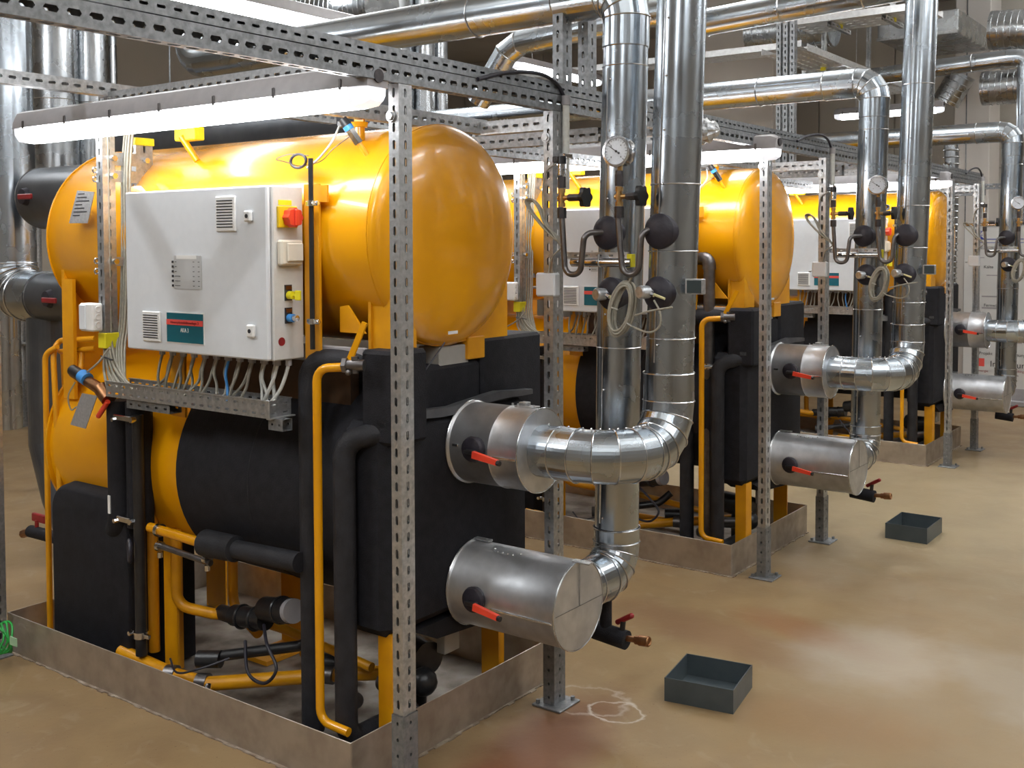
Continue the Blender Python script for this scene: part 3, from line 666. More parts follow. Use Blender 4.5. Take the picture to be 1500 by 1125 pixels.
up = thing('upper_pipe_run', 'silver sheet-clad upper pipe with wide elbow beside the {m}', 'pipe', (.15, .6, 1.01), 'silver clad pipe runs', True)
UZ, UX = 1.01, .30
MB().lathe((0, .6, UZ), (1, 0, 0), [(0, .143), (.007, .145), (.014, .139), (.175, .139), (.18, .1415), (.187, .139), (UX-.006, .139), (UX, .142)], 56).build('valve_casing', M['jacket_dull'], up, ang=35)
MB().lathe((UX-.002, .6, UZ), (1, 0, 0), [(0, .1415), (.003, .086)], 56).build('end_ring', M['jacket_dull'], up)
build_split(MB().ring((.005, .6, UZ), (1, 0, 0), .144, .003, 56, 6).ring((UX-.001, .6, UZ), (1, 0, 0), .1415, .002, 56, 6), 'rolled_rim', M['seam'], up)
build_split(MB().box((.03, .456, UZ+.008), (.055, .463, UZ+.017), .001).box((.20, .456, UZ-.016), (UX-.005, .463, UZ-.008), .001), 'overlap_strip', M['seam'], up)
m_ = MB(); a = math.radians(96)
for k in range(5): m_.cyl(V((.17+.022*k, .6-math.cos(a)*.14, UZ+.139)), V((.17+.022*k, .6-math.cos(a)*.14, UZ+.147)), .004, n=8)
m_.box((.205, .60, UZ+.138), (.235, .63, UZ+.155), .002).box((.19, .595, UZ+.137), (.27, .635, UZ+.143), .001); m_.build('clasp', M['galv'], up)
handle(up, (.13, .455, UZ+.01), 0)
BX, BY = .60, .93; rb = .083
P_ = bend([V((UX-.01, .6, UZ)), V((BX, .6, UZ)), V((BX, BY, UZ)), V((BX, BY, 1.4))], .155, 4)
k_end = len(P_)-1
m_ = MB(); m_.tube(P_[:-1]+[V((BX, BY, UZ+.25))], .087, 48, crease=True, cap=False); m_.build('elbow_jacket', M['jacket'], up, ang=7)
m_ = MB()
for i in range(1, k_end): m_.ring(P_[i], (P_[i+1]-P_[i-1]), .089, .0022, 40, 5)
m_.ring((.375, .6, UZ), (1, 0, 0), .088, .0022, 40, 5); m_.ring((BX, BY, UZ+.25), (0, 0, 1), .088, .0022, 40, 5); build_split(m_, 'seam_bead', M['seam'], up)
m_ = MB()
for i in range(0, k_end):
    for f in (.25, .75):
        p = P_[i].lerp(P_[i+1], f)
        if p.z < UZ+.01: m_.sphere(p+V((0, 0, .091)), .0038, 8)
m_.build('rivet', M['chrome'], up, kind='stuff')
riseB = lambda z: V((BX, BY, z))+V((.036, .026, 0))*max(0, (z-1.2)/1.4)
for (z0, z1, rr) in ((UZ+.24, 1.675, rb-.001), (1.67, 1.90, rb), (1.895, 4.6, rb+.001)):
    MB().tube([riseB(z0), riseB(z1)], rr, 48, cap=False).build('riser_jacket', M['jacket'], up, ang=20)
m_ = MB()
for z in (1.38, 1.675, 1.90, 2.55): m_.ring(riseB(z), (0, 0, 1), rb+.002, .002, 40, 5)
build_split(m_, 'seam_bead', M['seam'], up)
sd = V((-.18, -.98, 0)).normalized()
MB().tube([riseB(1.3)+sd*(rb+.001), riseB(3.6)+sd*(rb+.002)], .0032, 6).build('lap_seam', M['seam'], up)
m_ = MB()
for z in (1.36, 1.56, 1.72, 1.90, 2.08, 2.26, 2.45): m_.sphere(riseB(z)+sd*(rb+.004)+V((.012, 0, 0)), .0045, 8)
m_.build('rivet', M['chrome'], up, kind='stuff')

# ---- rubber grommets, thermometers and gauges (instruments sit on the risers)
def grommet(parent, c, rad=.060):
    return MB().lathe(c, (-.12, -1, 0), [(-.07, rad*.98), (.004, rad), (.012, rad*.9), (.022, rad*.62), (.024, .0001)], 28).build('rubber_grommet', M['rubber'], parent)
gA = thing('pressure_transmitter', 'steel siphon tube with pressure transmitter on rear riser of the {m}', 'gauge', PY(.86, 823, 290), 'instruments on the risers', True)
gB = thing('pressure_gauge', 'round dial pressure gauge on a steel siphon tube at front riser of the {m}', 'gauge', PY(.82, 906, 290), 'instruments on the risers', True)
def siphon(parent, yy, pts, name='siphon_tube'):
    P = [PY(yy, *q) for q in pts[:-1]]; P.append(pts[-1] if isinstance(pts[-1], V) else PY(yy+.06, *pts[-1]))
    return MB().tube(bend(P, .032, 6), .0105, 12).build(name, M['steel'], parent, ang=50)
siphon(gA, .86, ((823, 312), (828, 402), (850, 402), (856, 341), (890, 340)))
siphon(gB, .82, ((905, 312), (912, 402), (935, 402), (940, 337), (968, 337)))
grommet(gA, PY(.925, 889, 341)); grommet(gB, PY(.855, 966, 339))
def valve(parent, yy, u, v, hu):
    c = PY(yy, u, v); e = PY(yy, hu, v-1)
    b = MB().cyl(c-V((0, 0, .030)), c+V((0, 0, .034)), .010).cyl(c-V((0, 0, .010)), c+V((0, 0, .010)), .013).cyl(c+V((0, 0, .018)), c+V((0, 0, .032)), .013, n=6).cyl(c-V((0, 0, .032)), c-V((0, 0, .018)), .013, n=6).cyl(c-V((.016, 0, 0)), c+V((.034, 0, 0)), .0085).build('needle_valve', M['brass'], parent)
    MB().cyl(c+V((.030, 0, 0)), V((e.x-.022, c.y, c.z)), .013, n=8).build('gland', M['hex'], b)
    st = V((e.x, c.y, c.z)); MB().cyl(c+V((.05, 0, 0)), st, .004).build('stem', M['chrome'], b)
    m = MB(); n = 40; vs = []
    for s_ in (-.008, .008):
        for k in range(n):
            a = 2*PI*k/n; rr = .034+.004*math.cos(6*a); vs.append(st+V((s_, rr*math.cos(a), rr*math.sin(a))))
    m.add(vs, [tuple(range(n))[::-1], tuple(range(n, 2*n))]+[(k, (k+1) % n, n+(k+1) % n, n+k) for k in range(n)])
    m.build('hand_wheel', M['dark'], b, ang=40)
    build_split(MB().cyl(c-V((0, 0, .072)), c-V((0, 0, .034)), .0165, n=6).cyl(c+V((0, 0, .036)), c+V((0, 0, .075)), .0145, n=6), 'hex_fitting', M['hex'], parent)
valve(gA, .86, 823, 290, 857); valve(gB, .82, 907, 288, 939)
c_ = PY(.86, 823, 252); MB().cyl(c_-V((0, 0, .012)), c_+V((0, 0, .028)), .015).ring(c_+V((0, 0, .01)), (0, 0, 1), .015, .002, 20, 5).build('transmitter_body', M['chrome'], gA)
MB().cyl(c_+V((0, 0, .028)), c_+V((0, 0, .056)), .017).box(c_+V((-.034, -.012, .034)), c_+V((0, .012, .056)), .003).build('plug', M['dark'], gA)
c_ = PY(.82, 906, 222); c_ += V((0, -.01, 0)); Rg = .051
gd = MB().lathe(c_, (0, -1, 0), [(-.04, .0001), (-.04, Rg*.98), (0, Rg), (.004, Rg+.003), (.008, Rg+.002), (.009, Rg-.006), (.004, Rg-.007)], 48).build('gauge_housing', M['chrome'], gB, ang=40)
MB().lathe(c_, (0, -1, 0), [(.0035, Rg-.005), (.004, .0001)], 40).build('dial', M['gaugeface'], gd)
nd = V((-.78, 0, .5)).normalized(); m_ = MB(); f0 = c_+V((0, -.006, 0))
m_.tube([f0-nd*.016, f0+nd*.034], .0011, 5); m_.sphere(f0-nd*.012, .004, 8); m_.cyl(f0, f0+V((0, -.002, 0)), .004)
for k in range(19):
    a = math.radians(-135-15*k+360)+PI/2 if False else math.radians(225-15*k); m_.tube([f0+V((math.cos(a), 0, math.sin(a)))*.036, f0+V((math.cos(a), 0, math.sin(a)))*(.041 if k % 3 else .043)], .0006 if k % 3 else .001, 4)
m_.build('pointer_and_scale', M['black'], gd)
for k, s_ in enumerate(('0', '2', '4', '6')):
    a = math.radians(225-90*k); text(s_, f0+V((math.cos(a)*.027-.003, .0008, math.sin(a)*.027-.003)), (1, 0, 0), (0, 0, 1), .006, M['black'], gd, 'scale_figure')
MB().cyl(c_+V((0, .02, -Rg-.014)), c_+V((0, .02, -Rg+.004)), .009, n=6).build('brass_neck', M['brass'], gB)
build_split(MB().cyl(c_+V((0, .012, -Rg-.05)), c_+V((0, .016, -Rg-.014)), .0125, n=6), 'hex_fitting', M['hex'], gB)
def thermo(uu, vv, yy, gu, gv, lab, cable_pts):
    c = PY(yy, uu, vv); g = PY(yy+.045, gu, gv)
    t_ = thing('temperature_sensor', lab, 'sensor', c, 'instruments on the risers', True)
    grommet(t_, g, .058)
    ax = V((-.35, -.94, 0)).normalized()
    b = MB().lathe(c, ax, [(-.05, .008), (-.01, .009), (-.01, .021), (.024, .023), (.030, .019), (.030, .0001)], 20).build('sensor_head', M['galv'], t_, ang=35)
    MB().cyl(c+V((.020, -.005, -.003)), c+V((.036, -.008, -.008)), .008, n=6).build('cable_gland', M['chrome'], b)
    MB().tube([c+V((.034, -.008, -.006)), c+V((.075, -.006, -.02))], .0045, 8).build('cable_sleeve', mat('pale_yellow_sleeve', (.62, .58, .30), .5, noise=(30, (.58, .54, .28), 2)), b)
    return t_
thermo(882, 431, .88, 895, 430, 'silver temperature sensor in a black grommet on rear riser of the {m}', None)
thermo(946, 428, .81, 964, 430, 'silver temperature sensor in a black grommet on front riser of the {m}', None)
cc = thing('cable_coil', 'oval coil of pale cable hanging between the two risers of the {m}', 'cable', PY(.83, 911, 450), 'cable coils', True)
for k in range(10):
    ph = random.uniform(0, 6); off = V((random.uniform(-.011, .011), random.uniform(-.012, .012), random.uniform(-.006, .006))); sx = .040+.004*random.uniform(-1, 1.2); sz = .086+.006*random.uniform(-1, 1)
    pts = []
    for i in range(33):
        a = 2*PI*i/32; x = math.cos(a)*sx; z = math.sin(a)*sz; pts.append(PY(.83, 911, 452)+off+V((x+z*.22, 0, z)))
    MB().tube(pts, .0042, 7, cap=False).build('cable_turn', M['cable'], cc, ang=60)
build_split(MB().tube(spline([PY(.83, 921, 415), PY(.83, 928, 400), PY(.85, 934, 388)]), .004, 7).tube(spline([PY(.83, 925, 478), PY(.80, 950, 487), PY(.79, 966, 478), PY(.79, 967, 458), PY(.8, 958, 440)]), .0035, 7).tube(spline([PY(.81, 930, 462), PY(.79, 955, 455), PY(.79, 985, 450)]), .0035, 7), 'cable_tail', M['cable'], cc, ang=60)
build_split(MB().ring(PY(.825, 900, 452), (.2, .3, 1), .012, .002, 14, 5).ring(PY(.825, 923, 476), (.6, .3, 1), .012, .002, 14, 5), 'cable_tie', M['cablewhite'], cc)
tg = thing('pipe_tag', 'small dark label plate in a metal holder on front riser of the {m}', 'sign', PY(.87, 1014, 421), 'pipe tags', True)
MB().box(PY(.87, 1003, 431), PY(.87, 1028, 409)+V((0, .03, 0)), .002).build('tag_holder', M['galv'], tg)
tp = MB().box(PY(.868, 1006, 429), PY(.868, 1027, 411)+V((0, .0, 0))+V((0, .002, 0))).build('tag_plate', mat('dark_tag', (.03, .045, .05), .4, noise=(30, (.035, .05, .055), 2)), tg)
br = thing('instrument_bracket', 'short bright steel tube and slotted channel behind the siphons of the {m}', 'bracket', (.3, .92, 1.645), 'instrument brackets', True)
a = PY(.915, 838, 384); b = PY(.90, 922, 383)
MB().cyl(a, V((b.x, a.y, a.z)), .016, n=18).build('support_tube', M['chrome'], br)
MB().bar((.155, .925, a.z+.012), (b.x-.02, .945, a.z+.036), 0, pitch=.05, sl=.022, sw=.006).build('slotted_channel', M['galv'], br)
MB().ring(V((.335, a.y, a.z)), (1, 0, 0), .015, .003, 20, 6).cyl((.335, a.y-.012, a.z+.012), (.335, a.y-.012, a.z+.03), .005, n=6).build('pipe_clamp', M['galv'], br)
MB().box((b.x-.018, .91, a.z-.016), (b.x+.004, .935, a.z+.03), .002).build('end_cap', M['yelcap'], br)

# ---- drain valve with red T handle
dv = thing('drain_valve', 'black insulated drain cock with red handle and brass cap by the {m}', 'valve', PY(.95, 900, 930), 'drain valves', True)
a = PY(.95, 872, 922); b = PY(.95, 918, 938)
MB().cyl(a, b, .034, n=22).cyl((.335, .95, .28), (.335, .95, .45), .022).build('insulated_body', M['foam'], dv)
MB().cyl(PY(.95, 911, 932), PY(.95, 913, 908), .010).build('stem', M['dark'], dv)
hd = (PY(.93, 925, 900)-PY(.97, 906, 912)); MB().tube([PY(.96, 905, 911), PY(.93, 925, 902)], .010, 10).sphere(PY(.96, 905, 911), .010, 10).sphere(PY(.93, 925, 902), .010, 10).build('red_handle', M['darkred'], dv)
e0 = PY(.95, 918, 935); e1 = PY(.95, 950, 940)
MB().cyl(e0, e0.lerp(e1, .45), .011, n=14).cyl(e0.lerp(e1, .4), e0.lerp(e1, .62), .016, n=6).cyl(e0.lerp(e1, .6), e1, .019, n=18).ring(e1, e1-e0, .014, .004, 18, 6).build('brass_cap', M['bronze'], dv)

# ---- control cabinet
cab = thing('control_cabinet', 'light grey steel control cabinet with vents and red yellow isolator on the {m}', 'cabinet', (-.74, .07, 1.6), 'control cabinets', True)
cx0, cx1, cz0, cz1 = -1.128, -.349, 1.322, 1.893
MB().box((cx0+.004, .016, cz0), (cx1, .146, cz1), .004).build('body', M['cabside'], cab)
door = MB().box((cx0, -.004, cz0+.002), (cx1-.006, .014, cz1-.001), .005).build('door', M['cab'], cab)
def vent(x0, x1, z0, z1, n):
    v_ = MB().box((x0, -.012, z0), (x1, -.004, z1), .003).build('vent_grille', M['white'], cab)
    m = MB()
    for k in range(n):
        z = z0+.010+(z1-z0-.02)*(k+.5)/n; m.box((x0+.008, -.0135, z-.0018), (x1-.012, -.011, z+.0018))
    m.build('vent_slot', M['black'], v_); 
vent(-.603, -.502, 1.745, 1.862, 10); vent(-1.024, -.92, 1.357, 1.465, 10)
MB().box((-.888, -.0065, 1.358), (-.678, -.004, 1.468)).build('sign_backing', M['white'], cab)
sg = MB().box((-.884, -.008, 1.362), (-.682, -.0055, 1.464)).build('sign', M['teal'], cab)
MB().box((-.884, -.0092, 1.422), (-.682, -.0075, 1.441)).build('sign_band', M['signred'], sg)
tx = text('Absorptionskälteanlage 3', (-.862, -.0096, 1.4275), (1, 0, 0), (0, 0, 1), .009, M['ink'], sg, w=.158); 
tx2 = text('AKA 3', (-.806, -.0086, 1.398), (1, 0, 0), (0, 0, 1), .015, M['white'], sg, w=.045)
for t_ in (tx, tx2): t_['only_first'] = 1
sh = MB().box((-.840, -.0062, 1.548), (-.688, -.004, 1.664)).build('legend_sheet', mat('grey_sheet', (.52, .53, .54), .4, noise=(20, (.50, .51, .52), 2)), cab)
MB().box((-.825, -.0072, 1.652), (-.715, -.005, 1.665)).build('sheet_header', M['white'], sh)
m_ = MB()
for k in range(6):
    z = 1.642-.0165*k; m_.box((-.851, -.008, z-.004), (-.844, -.004, z+.004)); m_.box((-.835, -.0068, z-.001), (-.805-.02*(k in (0, 1, 2)), -.005, z+.001)); m_.box((-.735, -.0068, z-.001), (-.726, -.005, z+.001)); m_.box((-.707, -.0068, z-.001), (-.698, -.005, z+.001))
m_.build('sheet_lettering', M['black'], sh)
for (x0, x1, z0, z1) in ((-.453, -.414, 1.776, 1.812), (-.447, -.405, 1.398, 1.440)):
    lk = MB().box((x0, -.018, z0), (x1-.006, -.004, z1), .004).build('lock', M['white'], cab); MB().cyl(((x0+x1)/2-.003, -.0195, (z0+z1)/2), ((x0+x1)/2-.003, -.017, (z0+z1)/2), .007).build('keyhole', M['black'], lk)
X1 = cx1
iso = MB().box((X1, .032, 1.756), (X1+.012, .112, 1.826), .002).build('isolator_plate', M['isol'], cab)
m_ = MB(); n = 40; vs = []
for s_ in (.012, .042):
    for k in range(n):
        a = 2*PI*k/n; rr = .030+.0022*math.cos(8*a); vs.append(V((X1+s_, .078+rr*math.cos(a), 1.789+rr*math.sin(a))))
m_.add(vs, [tuple(range(n))[::-1], tuple(range(n, 2*n))]+[(k, (k+1) % n, n+(k+1) % n, n+k) for k in range(n)])
m_.box((X1+.04, .070, 1.762), (X1+.050, .086, 1.816), .003); kn = m_.build('rotary_knob', M['red'], iso, ang=35)
MB().box((X1, .040, 1.830), (X1+.002, .095, 1.846)).build('isolator_label', M['yelcap'], cab)
sk = MB().box((X1, .030, 1.633), (X1+.026, .122, 1.716), .006).build('socket_box', M['ivory'], cab)
MB().box((X1+.026, .050, 1.645), (X1+.034, .118, 1.706), .004).build('socket_lid', M['ivory'], sk)
for z, ccol, nm in ((1.535, 'yelcap', 'yellow_key_switch'), (1.460, 'blue', 'blue_push_button')):
    bk = MB().box((X1, .062, z-.018), (X1+.003, .092, z+.034)).build('switch_backplate', M['blueink'] if False else M['black'], cab)
    MB().box((X1+.003, .066, z+.018), (X1+.004, .090, z+.031)).build('switch_label', M['bronze'], bk)
    kb = MB().cyl((X1+.003, .079, z), (X1+.024, .079, z), .0135).build(nm, M[ccol], bk)
    if nm[0] == 'y': MB().cyl((X1+.02, .079, z), (X1+.036, .079, z), .004).box((X1+.034, .074, z-.016), (X1+.058, .084, z+.016), .002).build('key', M['yelcap'], bk)
    else: MB().cyl((X1+.02, .079, z), (X1+.042, .079, z), .010).build('lock_cylinder', M['chrome'], bk)
MB().cyl((X1, .048, 1.384), (X1+.0015, .048, 1.384), .014, n=24).build('red_sticker', M['darkred'], cab)
m_ = MB()
NG = 22
for k in range(NG):
    x = -1.03+.66*k/(NG-1); m_.cyl((x, .075+.02*(k % 2), cz0-.022), (x, .075+.02*(k % 2), cz0), .011, n=8)
build_split(m_, 'cable_gland', M['lampbody'], cab)

# ---- cable tray under the cabinet with its cables
ct = thing('cable_tray', 'slotted galvanised cable tray under the cabinet of the {m}', 'cable tray', (-.8, .05, 1.17), 'cable trays', True)
m_ = MB(); tx0, tx1, tz0, tz1 = -1.275, -.366, 1.135, 1.192
m_.slots((tx0, 0, tz0), (1, 0, 0), (0, 0, 1), tx1-tx0, tz1-tz0, (0, -1, 0), pitch=.045, sl=.024, sw=.008, rows=2, t=.002)
m_.slots((tx0, .10, tz0), (1, 0, 0), (0, 0, 1), tx1-tx0, tz1-tz0, (0, 1, 0), pitch=.045, sl=.022, sw=.005, rows=2, t=.002)
m_.slots((tx0, 0, tz0), (1, 0, 0), (0, 1, 0), tx1-tx0, .10, (0, 0, -1), pitch=.045, sl=.022, sw=.008, rows=3, t=.002)
m_.build('tray_channel', M['galv'], ct, ang=20)
build_split(MB().box((tx0, -.004, tz1-.002), (tx1, .006, tz1+.002)).box((tx0, .094, tz1-.002), (tx1, .104, tz1+.002)), 'rolled_edge', M['galv'], ct)
m_ = MB(); m_.slots((tx1, .0, tz0), (0, 1, 0), (0, 0, 1), .10, tz1-tz0, (1, 0, 0), pitch=.05, sl=.022, sw=.005, rows=2, t=.002); m_.box((tx1-.004, -.004, tz0-.003), (tx1+.012, .004, tz1+.004), .002).box((tx1-.004, .0, tz0-.004), (tx1+.012, .11, tz0+.002), .002).build('end_bracket', M['galv'], ct)
build_split(MB().bar((tx1-.02, .02, tz0-.04), (tx1+.05, .06, tz0-.002), 0, pitch=.03, sl=.012, sw=.008).bar((-1.16, .01, tz0-.035), (-.9, .06, tz0-.004), 0, pitch=.05, sl=.02, sw=.008), 'support_arm', M['galv_rail'], ct)
cb = thing('cable_bundle', 'grey cables dropping from the cabinet into the tray of the {m}', 'cables', (-.7, .06, 1.25), 'cable bundles', True)
for k in range(NG):
    x = -1.03+.66*k/(NG-1); sw = random.uniform(-.05, .03); yy = .075+.02*(k % 2)
    mm = M['cable'] if k != 12 else M['blue']
    if k >= NG-5: mm = M['cablewhite']
    MB().tube(spline([(x, yy, cz0-.018), (x+sw*.1, yy-.015, cz0-.065), (x+sw*.6, yy-.02+random.uniform(-.01, .01), cz0-.11), (x+sw*1.6, .05, 1.165)]), .0052 if k < NG-3 else .0065, 7).build('cable', mm, cb, ang=60)
for k in range(11):
    f = k/10; x0 = -1.405+.060*f*.9; yy = .085+.02*(k % 3)
    x0 = -1.416+.030*f; yy = .085+.010*(k % 3)
    MB().tube(spline([(x0, yy, 2.2), (x0, yy, 1.8), (x0, yy, 1.40), (x0+.002+.012*f, yy, 1.29), (x0+.012+.06*f, yy-.01, 1.22), (x0+.07+.14*f, .05+.01*(k % 2), 1.16)], 5), .0055, 7).build('cable', M['cable'], cb, ang=60)
for k in range(6):
    x0 = -1.40+.008*k; yy = .16+.008*(k % 2)
    MB().tube(spline([(x0+.02, yy+.02, 2.24), (x0+.01, yy, 2.0), (x0, yy, 1.7), (x0+.01, yy-.02, 1.42), (x0+.03, yy-.05, 1.30), (x0+.10, .07, 1.17)], 5), .005, 7).build('cable', M['cable'], cb, ang=60)
build_split(MB().tube([(-1.415, .07, 1.272), (-1.33, .065, 1.262)], .003, 6), 'cable_tie', M['cabledark'], cb)

# ---- steel frame of the bay
fr = thing('support_frame', 'slotted galvanised strut frame standing around the {m}', 'frame', (.135, .5, 0), 'slotted strut frames', True)
px0, px1 = .114, .155
for (y0, y1) in ((.071, .129), (.880, .944)):
    po = MB().bar((px0, y0, .008), (px1, y1, 2.18), 2).build('post', M['galv'], fr, ang=20)
    MB().box((px0-.035, y0-.035, 0), (px1+.05, y1+.035, .008), .002).cyl((px1+.03, y1+.015, .008), (px1+.03, y1+.015, .022), .008, n=6).cyl((px0-.018, y0-.018, .008), (px0-.018, y0-.018, .022), .008, n=6).build('base_plate', M['galv_rail'], po)
    MB().bar((px0-.004, y0-.004, .008), (px1+.004, y1+.004, .26), 2, sw=.008, sl=.012).build('base_sleeve', M['galv_rail'], po, ang=20)
    MB().cyl((px0+.012, y0-.012, 2.085), (px0+.012, y0+.002, 2.085), .013, n=6).cyl((px0+.012, y0-.006, 2.085), (px0+.012, y0, 2.085), .018).build('bolt', M['galv'], po)
MB().bar((-1.45, .10, 2.238), (.114, .145, 2.29), 0, pitch=.05).build('cross_beam', M['galv'], fr, ang=20)
MB().bar((-1.43, -1.2, 2.275), (-1.385, 1.3, 2.325), 1, pitch=.05).build('side_beam', M['galv'], fr, ang=20)
MB().bar((-.22, .935, 2.12), (.114, .98, 2.17), 0, pitch=.05).build('cross_beam', M['galv'], fr, ang=20)
MB().bar((-.262, .15, 2.125), (-.222, .98, 2.18), 1, pitch=.05).build('side_beam', M['galv'], fr, ang=20)
MB().bar((-1.38, 1.25, 2.10), (.114, 1.29, 2.155), 0, pitch=.05).build('cross_beam', M['galv_rail'], fr, ang=20)
MB().bar((-.66, 1.29, 2.10), (-.62, 2.7, 2.155), 1, pitch=.05).build('side_beam', M['galv_rail'], fr, ang=20)
MB().bar((-1.38, 1.9, 2.18), (.114, 1.94, 2.23), 0, pitch=.05).build('cross_beam', M['galv_rail'], fr, ang=20)
hp = MB().bar((-1.424, .070, 1.36), (-1.382, .124, 2.24), 2).build('hanging_post', M['galv'], fr, ang=20)
MB().box((-1.428, .066, 1.302), (-1.378, .128, 1.362), .003).build('end_cap', M['yelcap'], hp)
hp = MB().bar((-1.424, .216, 1.50), (-1.382, .292, 2.105), 2).build('hanging_post', M['galv'], fr, ang=20)
MB().box((-1.43, .21, 2.095), (-1.376, .298, 2.125), .003).build('end_cap', M['yelcap'], hp)
for z, hh in ((2.01, .05), (1.945, .045), (1.62, .035)):
    MB().slots((-1.380, .10, z), (0, 1, 0), (0, 0, 1), .17, hh, (1, 0, 0), pitch=.05, sl=.016, sw=.009).build('tie_plate', M['galv'], fr, ang=20)
    MB().cyl((-1.378, .112, z+hh/2), (-1.362, .112, z+hh/2), .012, n=6).cyl((-1.378, .255, z+hh/2), (-1.362, .255, z+hh/2), .012, n=6).build('bolt', M['chrome'], fr)
for z in (1.955, 1.99, 1.60, 1.64): MB().ring((-1.432, .07, z), (1, 0, 0), .010, .0035, 12, 5).build('hook_nut', M['chrome'], fr)
# back conduit
MB().tube(spline([PX(.16, 700, 116), PX(.16, 745, 106), PX(.16, 790, 108), PX(.16, 815, 122), PX(.16, 827, 142)]), .007, 8).build('loose_cable', M['cabledark'], fr, ang=60)
c_ = PX(.17, 829, 142); MB().tube([c_, V((c_.x, c_.y, 1.9))], .013, 14).build('conduit', M['cablewhite'], fr)
MB().tube([c_+V((0, 0, .004)), c_-V((0, 0, .03))], .016, 14).build('conduit_sleeve', M['lampbody'], fr)
for z_ in (2.02,): MB().box((c_.x-.016, c_.y-.03, z_-.008), (c_.x+.016, c_.y+.02, z_+.008), .002).build('pipe_clamp', M['chrome'], fr)

# ---- junction boxes
jb = thing('junction_box', 'white socket box with three knock-outs on the hanging post of the {m}', 'socket', (-1.42, .06, 1.39), 'junction boxes', True)
MB().box((-1.478, .020, 1.370), (-1.388, .066, 1.478), .006).build('box_body', M['white'], jb)
MB().box((-1.474, .016, 1.376), (-1.43, .021, 1.472), .003).build('box_lid', M['cab'], jb)
for k in range(3): MB().lathe((-1.388, .043, 1.396+.030*k), (1, 0, 0), [(0, .013), (.004, .011), (.002, .007), (.002, .0001)], 16).build('knock_out', M['white'], jb)
jb = thing('junction_box', 'plain white junction box on the rear post of the {m}', 'socket', (.09, .90, 1.54), 'junction boxes', True)
a = PY(.875, 784, 434); b = PY(.875, 812, 400); MB().box(a, b+V((0, .04, 0)), .006).build('box_body', M['cab'], jb)
MB().cyl(PY(.9, 781, 421), PY(.9, 786, 421), .005).build('cable_gland', M['galv'], jb)
lc = thing('cable_loop', 'pale cable looped on the rear post of the {m}', 'cable', PX(.07, 785, 310), 'cable loops', True)
for k in range(3):
    o_ = V((.004*k, .006*k, -.004*k))
    MB().tube(spline([PY(.87, 815, 352)+o_, PY(.87, 800, 338)+o_, PY(.87, 786, 322)+o_, PY(.87, 774, 306)+o_, PY(.87, 770, 294)+o_, PY(.87, 779, 292)+o_, PY(.87, 789, 306)+o_, PY(.87, 797, 326)+o_, PY(.87, 812, 345)+o_, PY(.87, 822, 360)+o_]), .0042, 7).build('cable_turn', M['cable'], lc, ang=60)
build_split(MB().tube(spline([PY(.87, 815, 240), PY(.87, 800, 252), PY(.87, 795, 285), PY(.87, 797, 320)]), .003, 6).tube(spline([PY(.87, 824, 362), PY(.87, 808, 378), PY(.87, 803, 400)]), .0035, 6), 'cable_tail', M['cable'], lc, ang=60)

# ---- fluorescent fixture
def fixture(x0, x1, y, z0, lab, mach=False, grp='tube lamps over the machines', axis=0):
    L = lambda a, b: V((a, y+b[0], b[1])) if axis == 0 else V((y+b[0], a, b[1]))
    t_ = thing('tube_lamp', lab, 'lamp', L((x0+x1)/2, (0, z0+.05)), grp, mach)
    def loft(prof, xs_):
        m = MB(); vs = []; n = len(prof)
        for (x, s_) in xs_:
            for (a, b) in prof: vs.append(L(x, (a*s_, z0+.06+(b-.06)*s_)))
        fs = [(i*n+k, i*n+(k+1) % n, (i+1)*n+(k+1) % n, (i+1)*n+k) for i in range(len(xs_)-1) for k in range(n)]
        fs += [tuple(range(n)), tuple(range(len(vs)-n, len(vs)))]
        return m.add(vs, fs)
    hs = [(-.055, .058), (-.052, .085), (-.038, .118), (-.015, .128), (.015, .128), (.038, .118), (.052, .085), (.055, .058)]
    df = [(-.053, .058), (-.050, .025), (-.036, .004), (0, 0), (.036, .004), (.050, .025), (.053, .058)]
    loft(hs, [(x0, .8), (x0+.03, 1), (x1-.03, 1), (x1, .8)]).build('housing', M['lampbody'], t_, ang=35)
    loft(df, [(x0+.075, 1), (x1-.075, 1)]).build('diffuser', M['diff'], t_, ang=35)
    loft(df, [(x0+.004, .72), (x0+.03, .93), (x0+.0745, 1)]).build('diffuser_end', M['diffend'], t_, ang=35)
    loft(df, [(x1-.0745, 1), (x1-.03, .93), (x1-.004, .72)]).build('diffuser_end', M['diffend'], t_, ang=35)
    if not grp.startswith('tube lamps over'):
        for f in (.2, .8): MB().cyl(L(x0+(x1-x0)*f, (0, z0+.12)), L(x0+(x1-x0)*f, (0, 4.7)), .004, n=6).build('hanger', M['galv'], t_)
    n = 7
    for k in range(n):
        x = x0+.10+(x1-x0-.20)*k/(n-1)
        MB().box(L(x-.006, (-.058, z0+.052)), L(x+.006, (-.053, z0+.084)), .002).build('clip', M['steel'], t_)
    MB().cyl(L(x1-.02, (0, z0+.09)), L(x1+.006, (0, z0+.09)), .02, n=20).build('end_grommet', M['hex'], t_)
    return t_
fixture(-1.80, .150, -.012, 2.102, 'long lit tube lamp hung over the front of the nearest machine')
fixture(-1.70, .27, 2.66, 2.105, 'long lit tube lamp hung over the front of the middle machine')
fixture(-1.66, .23, 5.99, 2.105, 'long lit tube lamp hung over the front of the farthest machine')

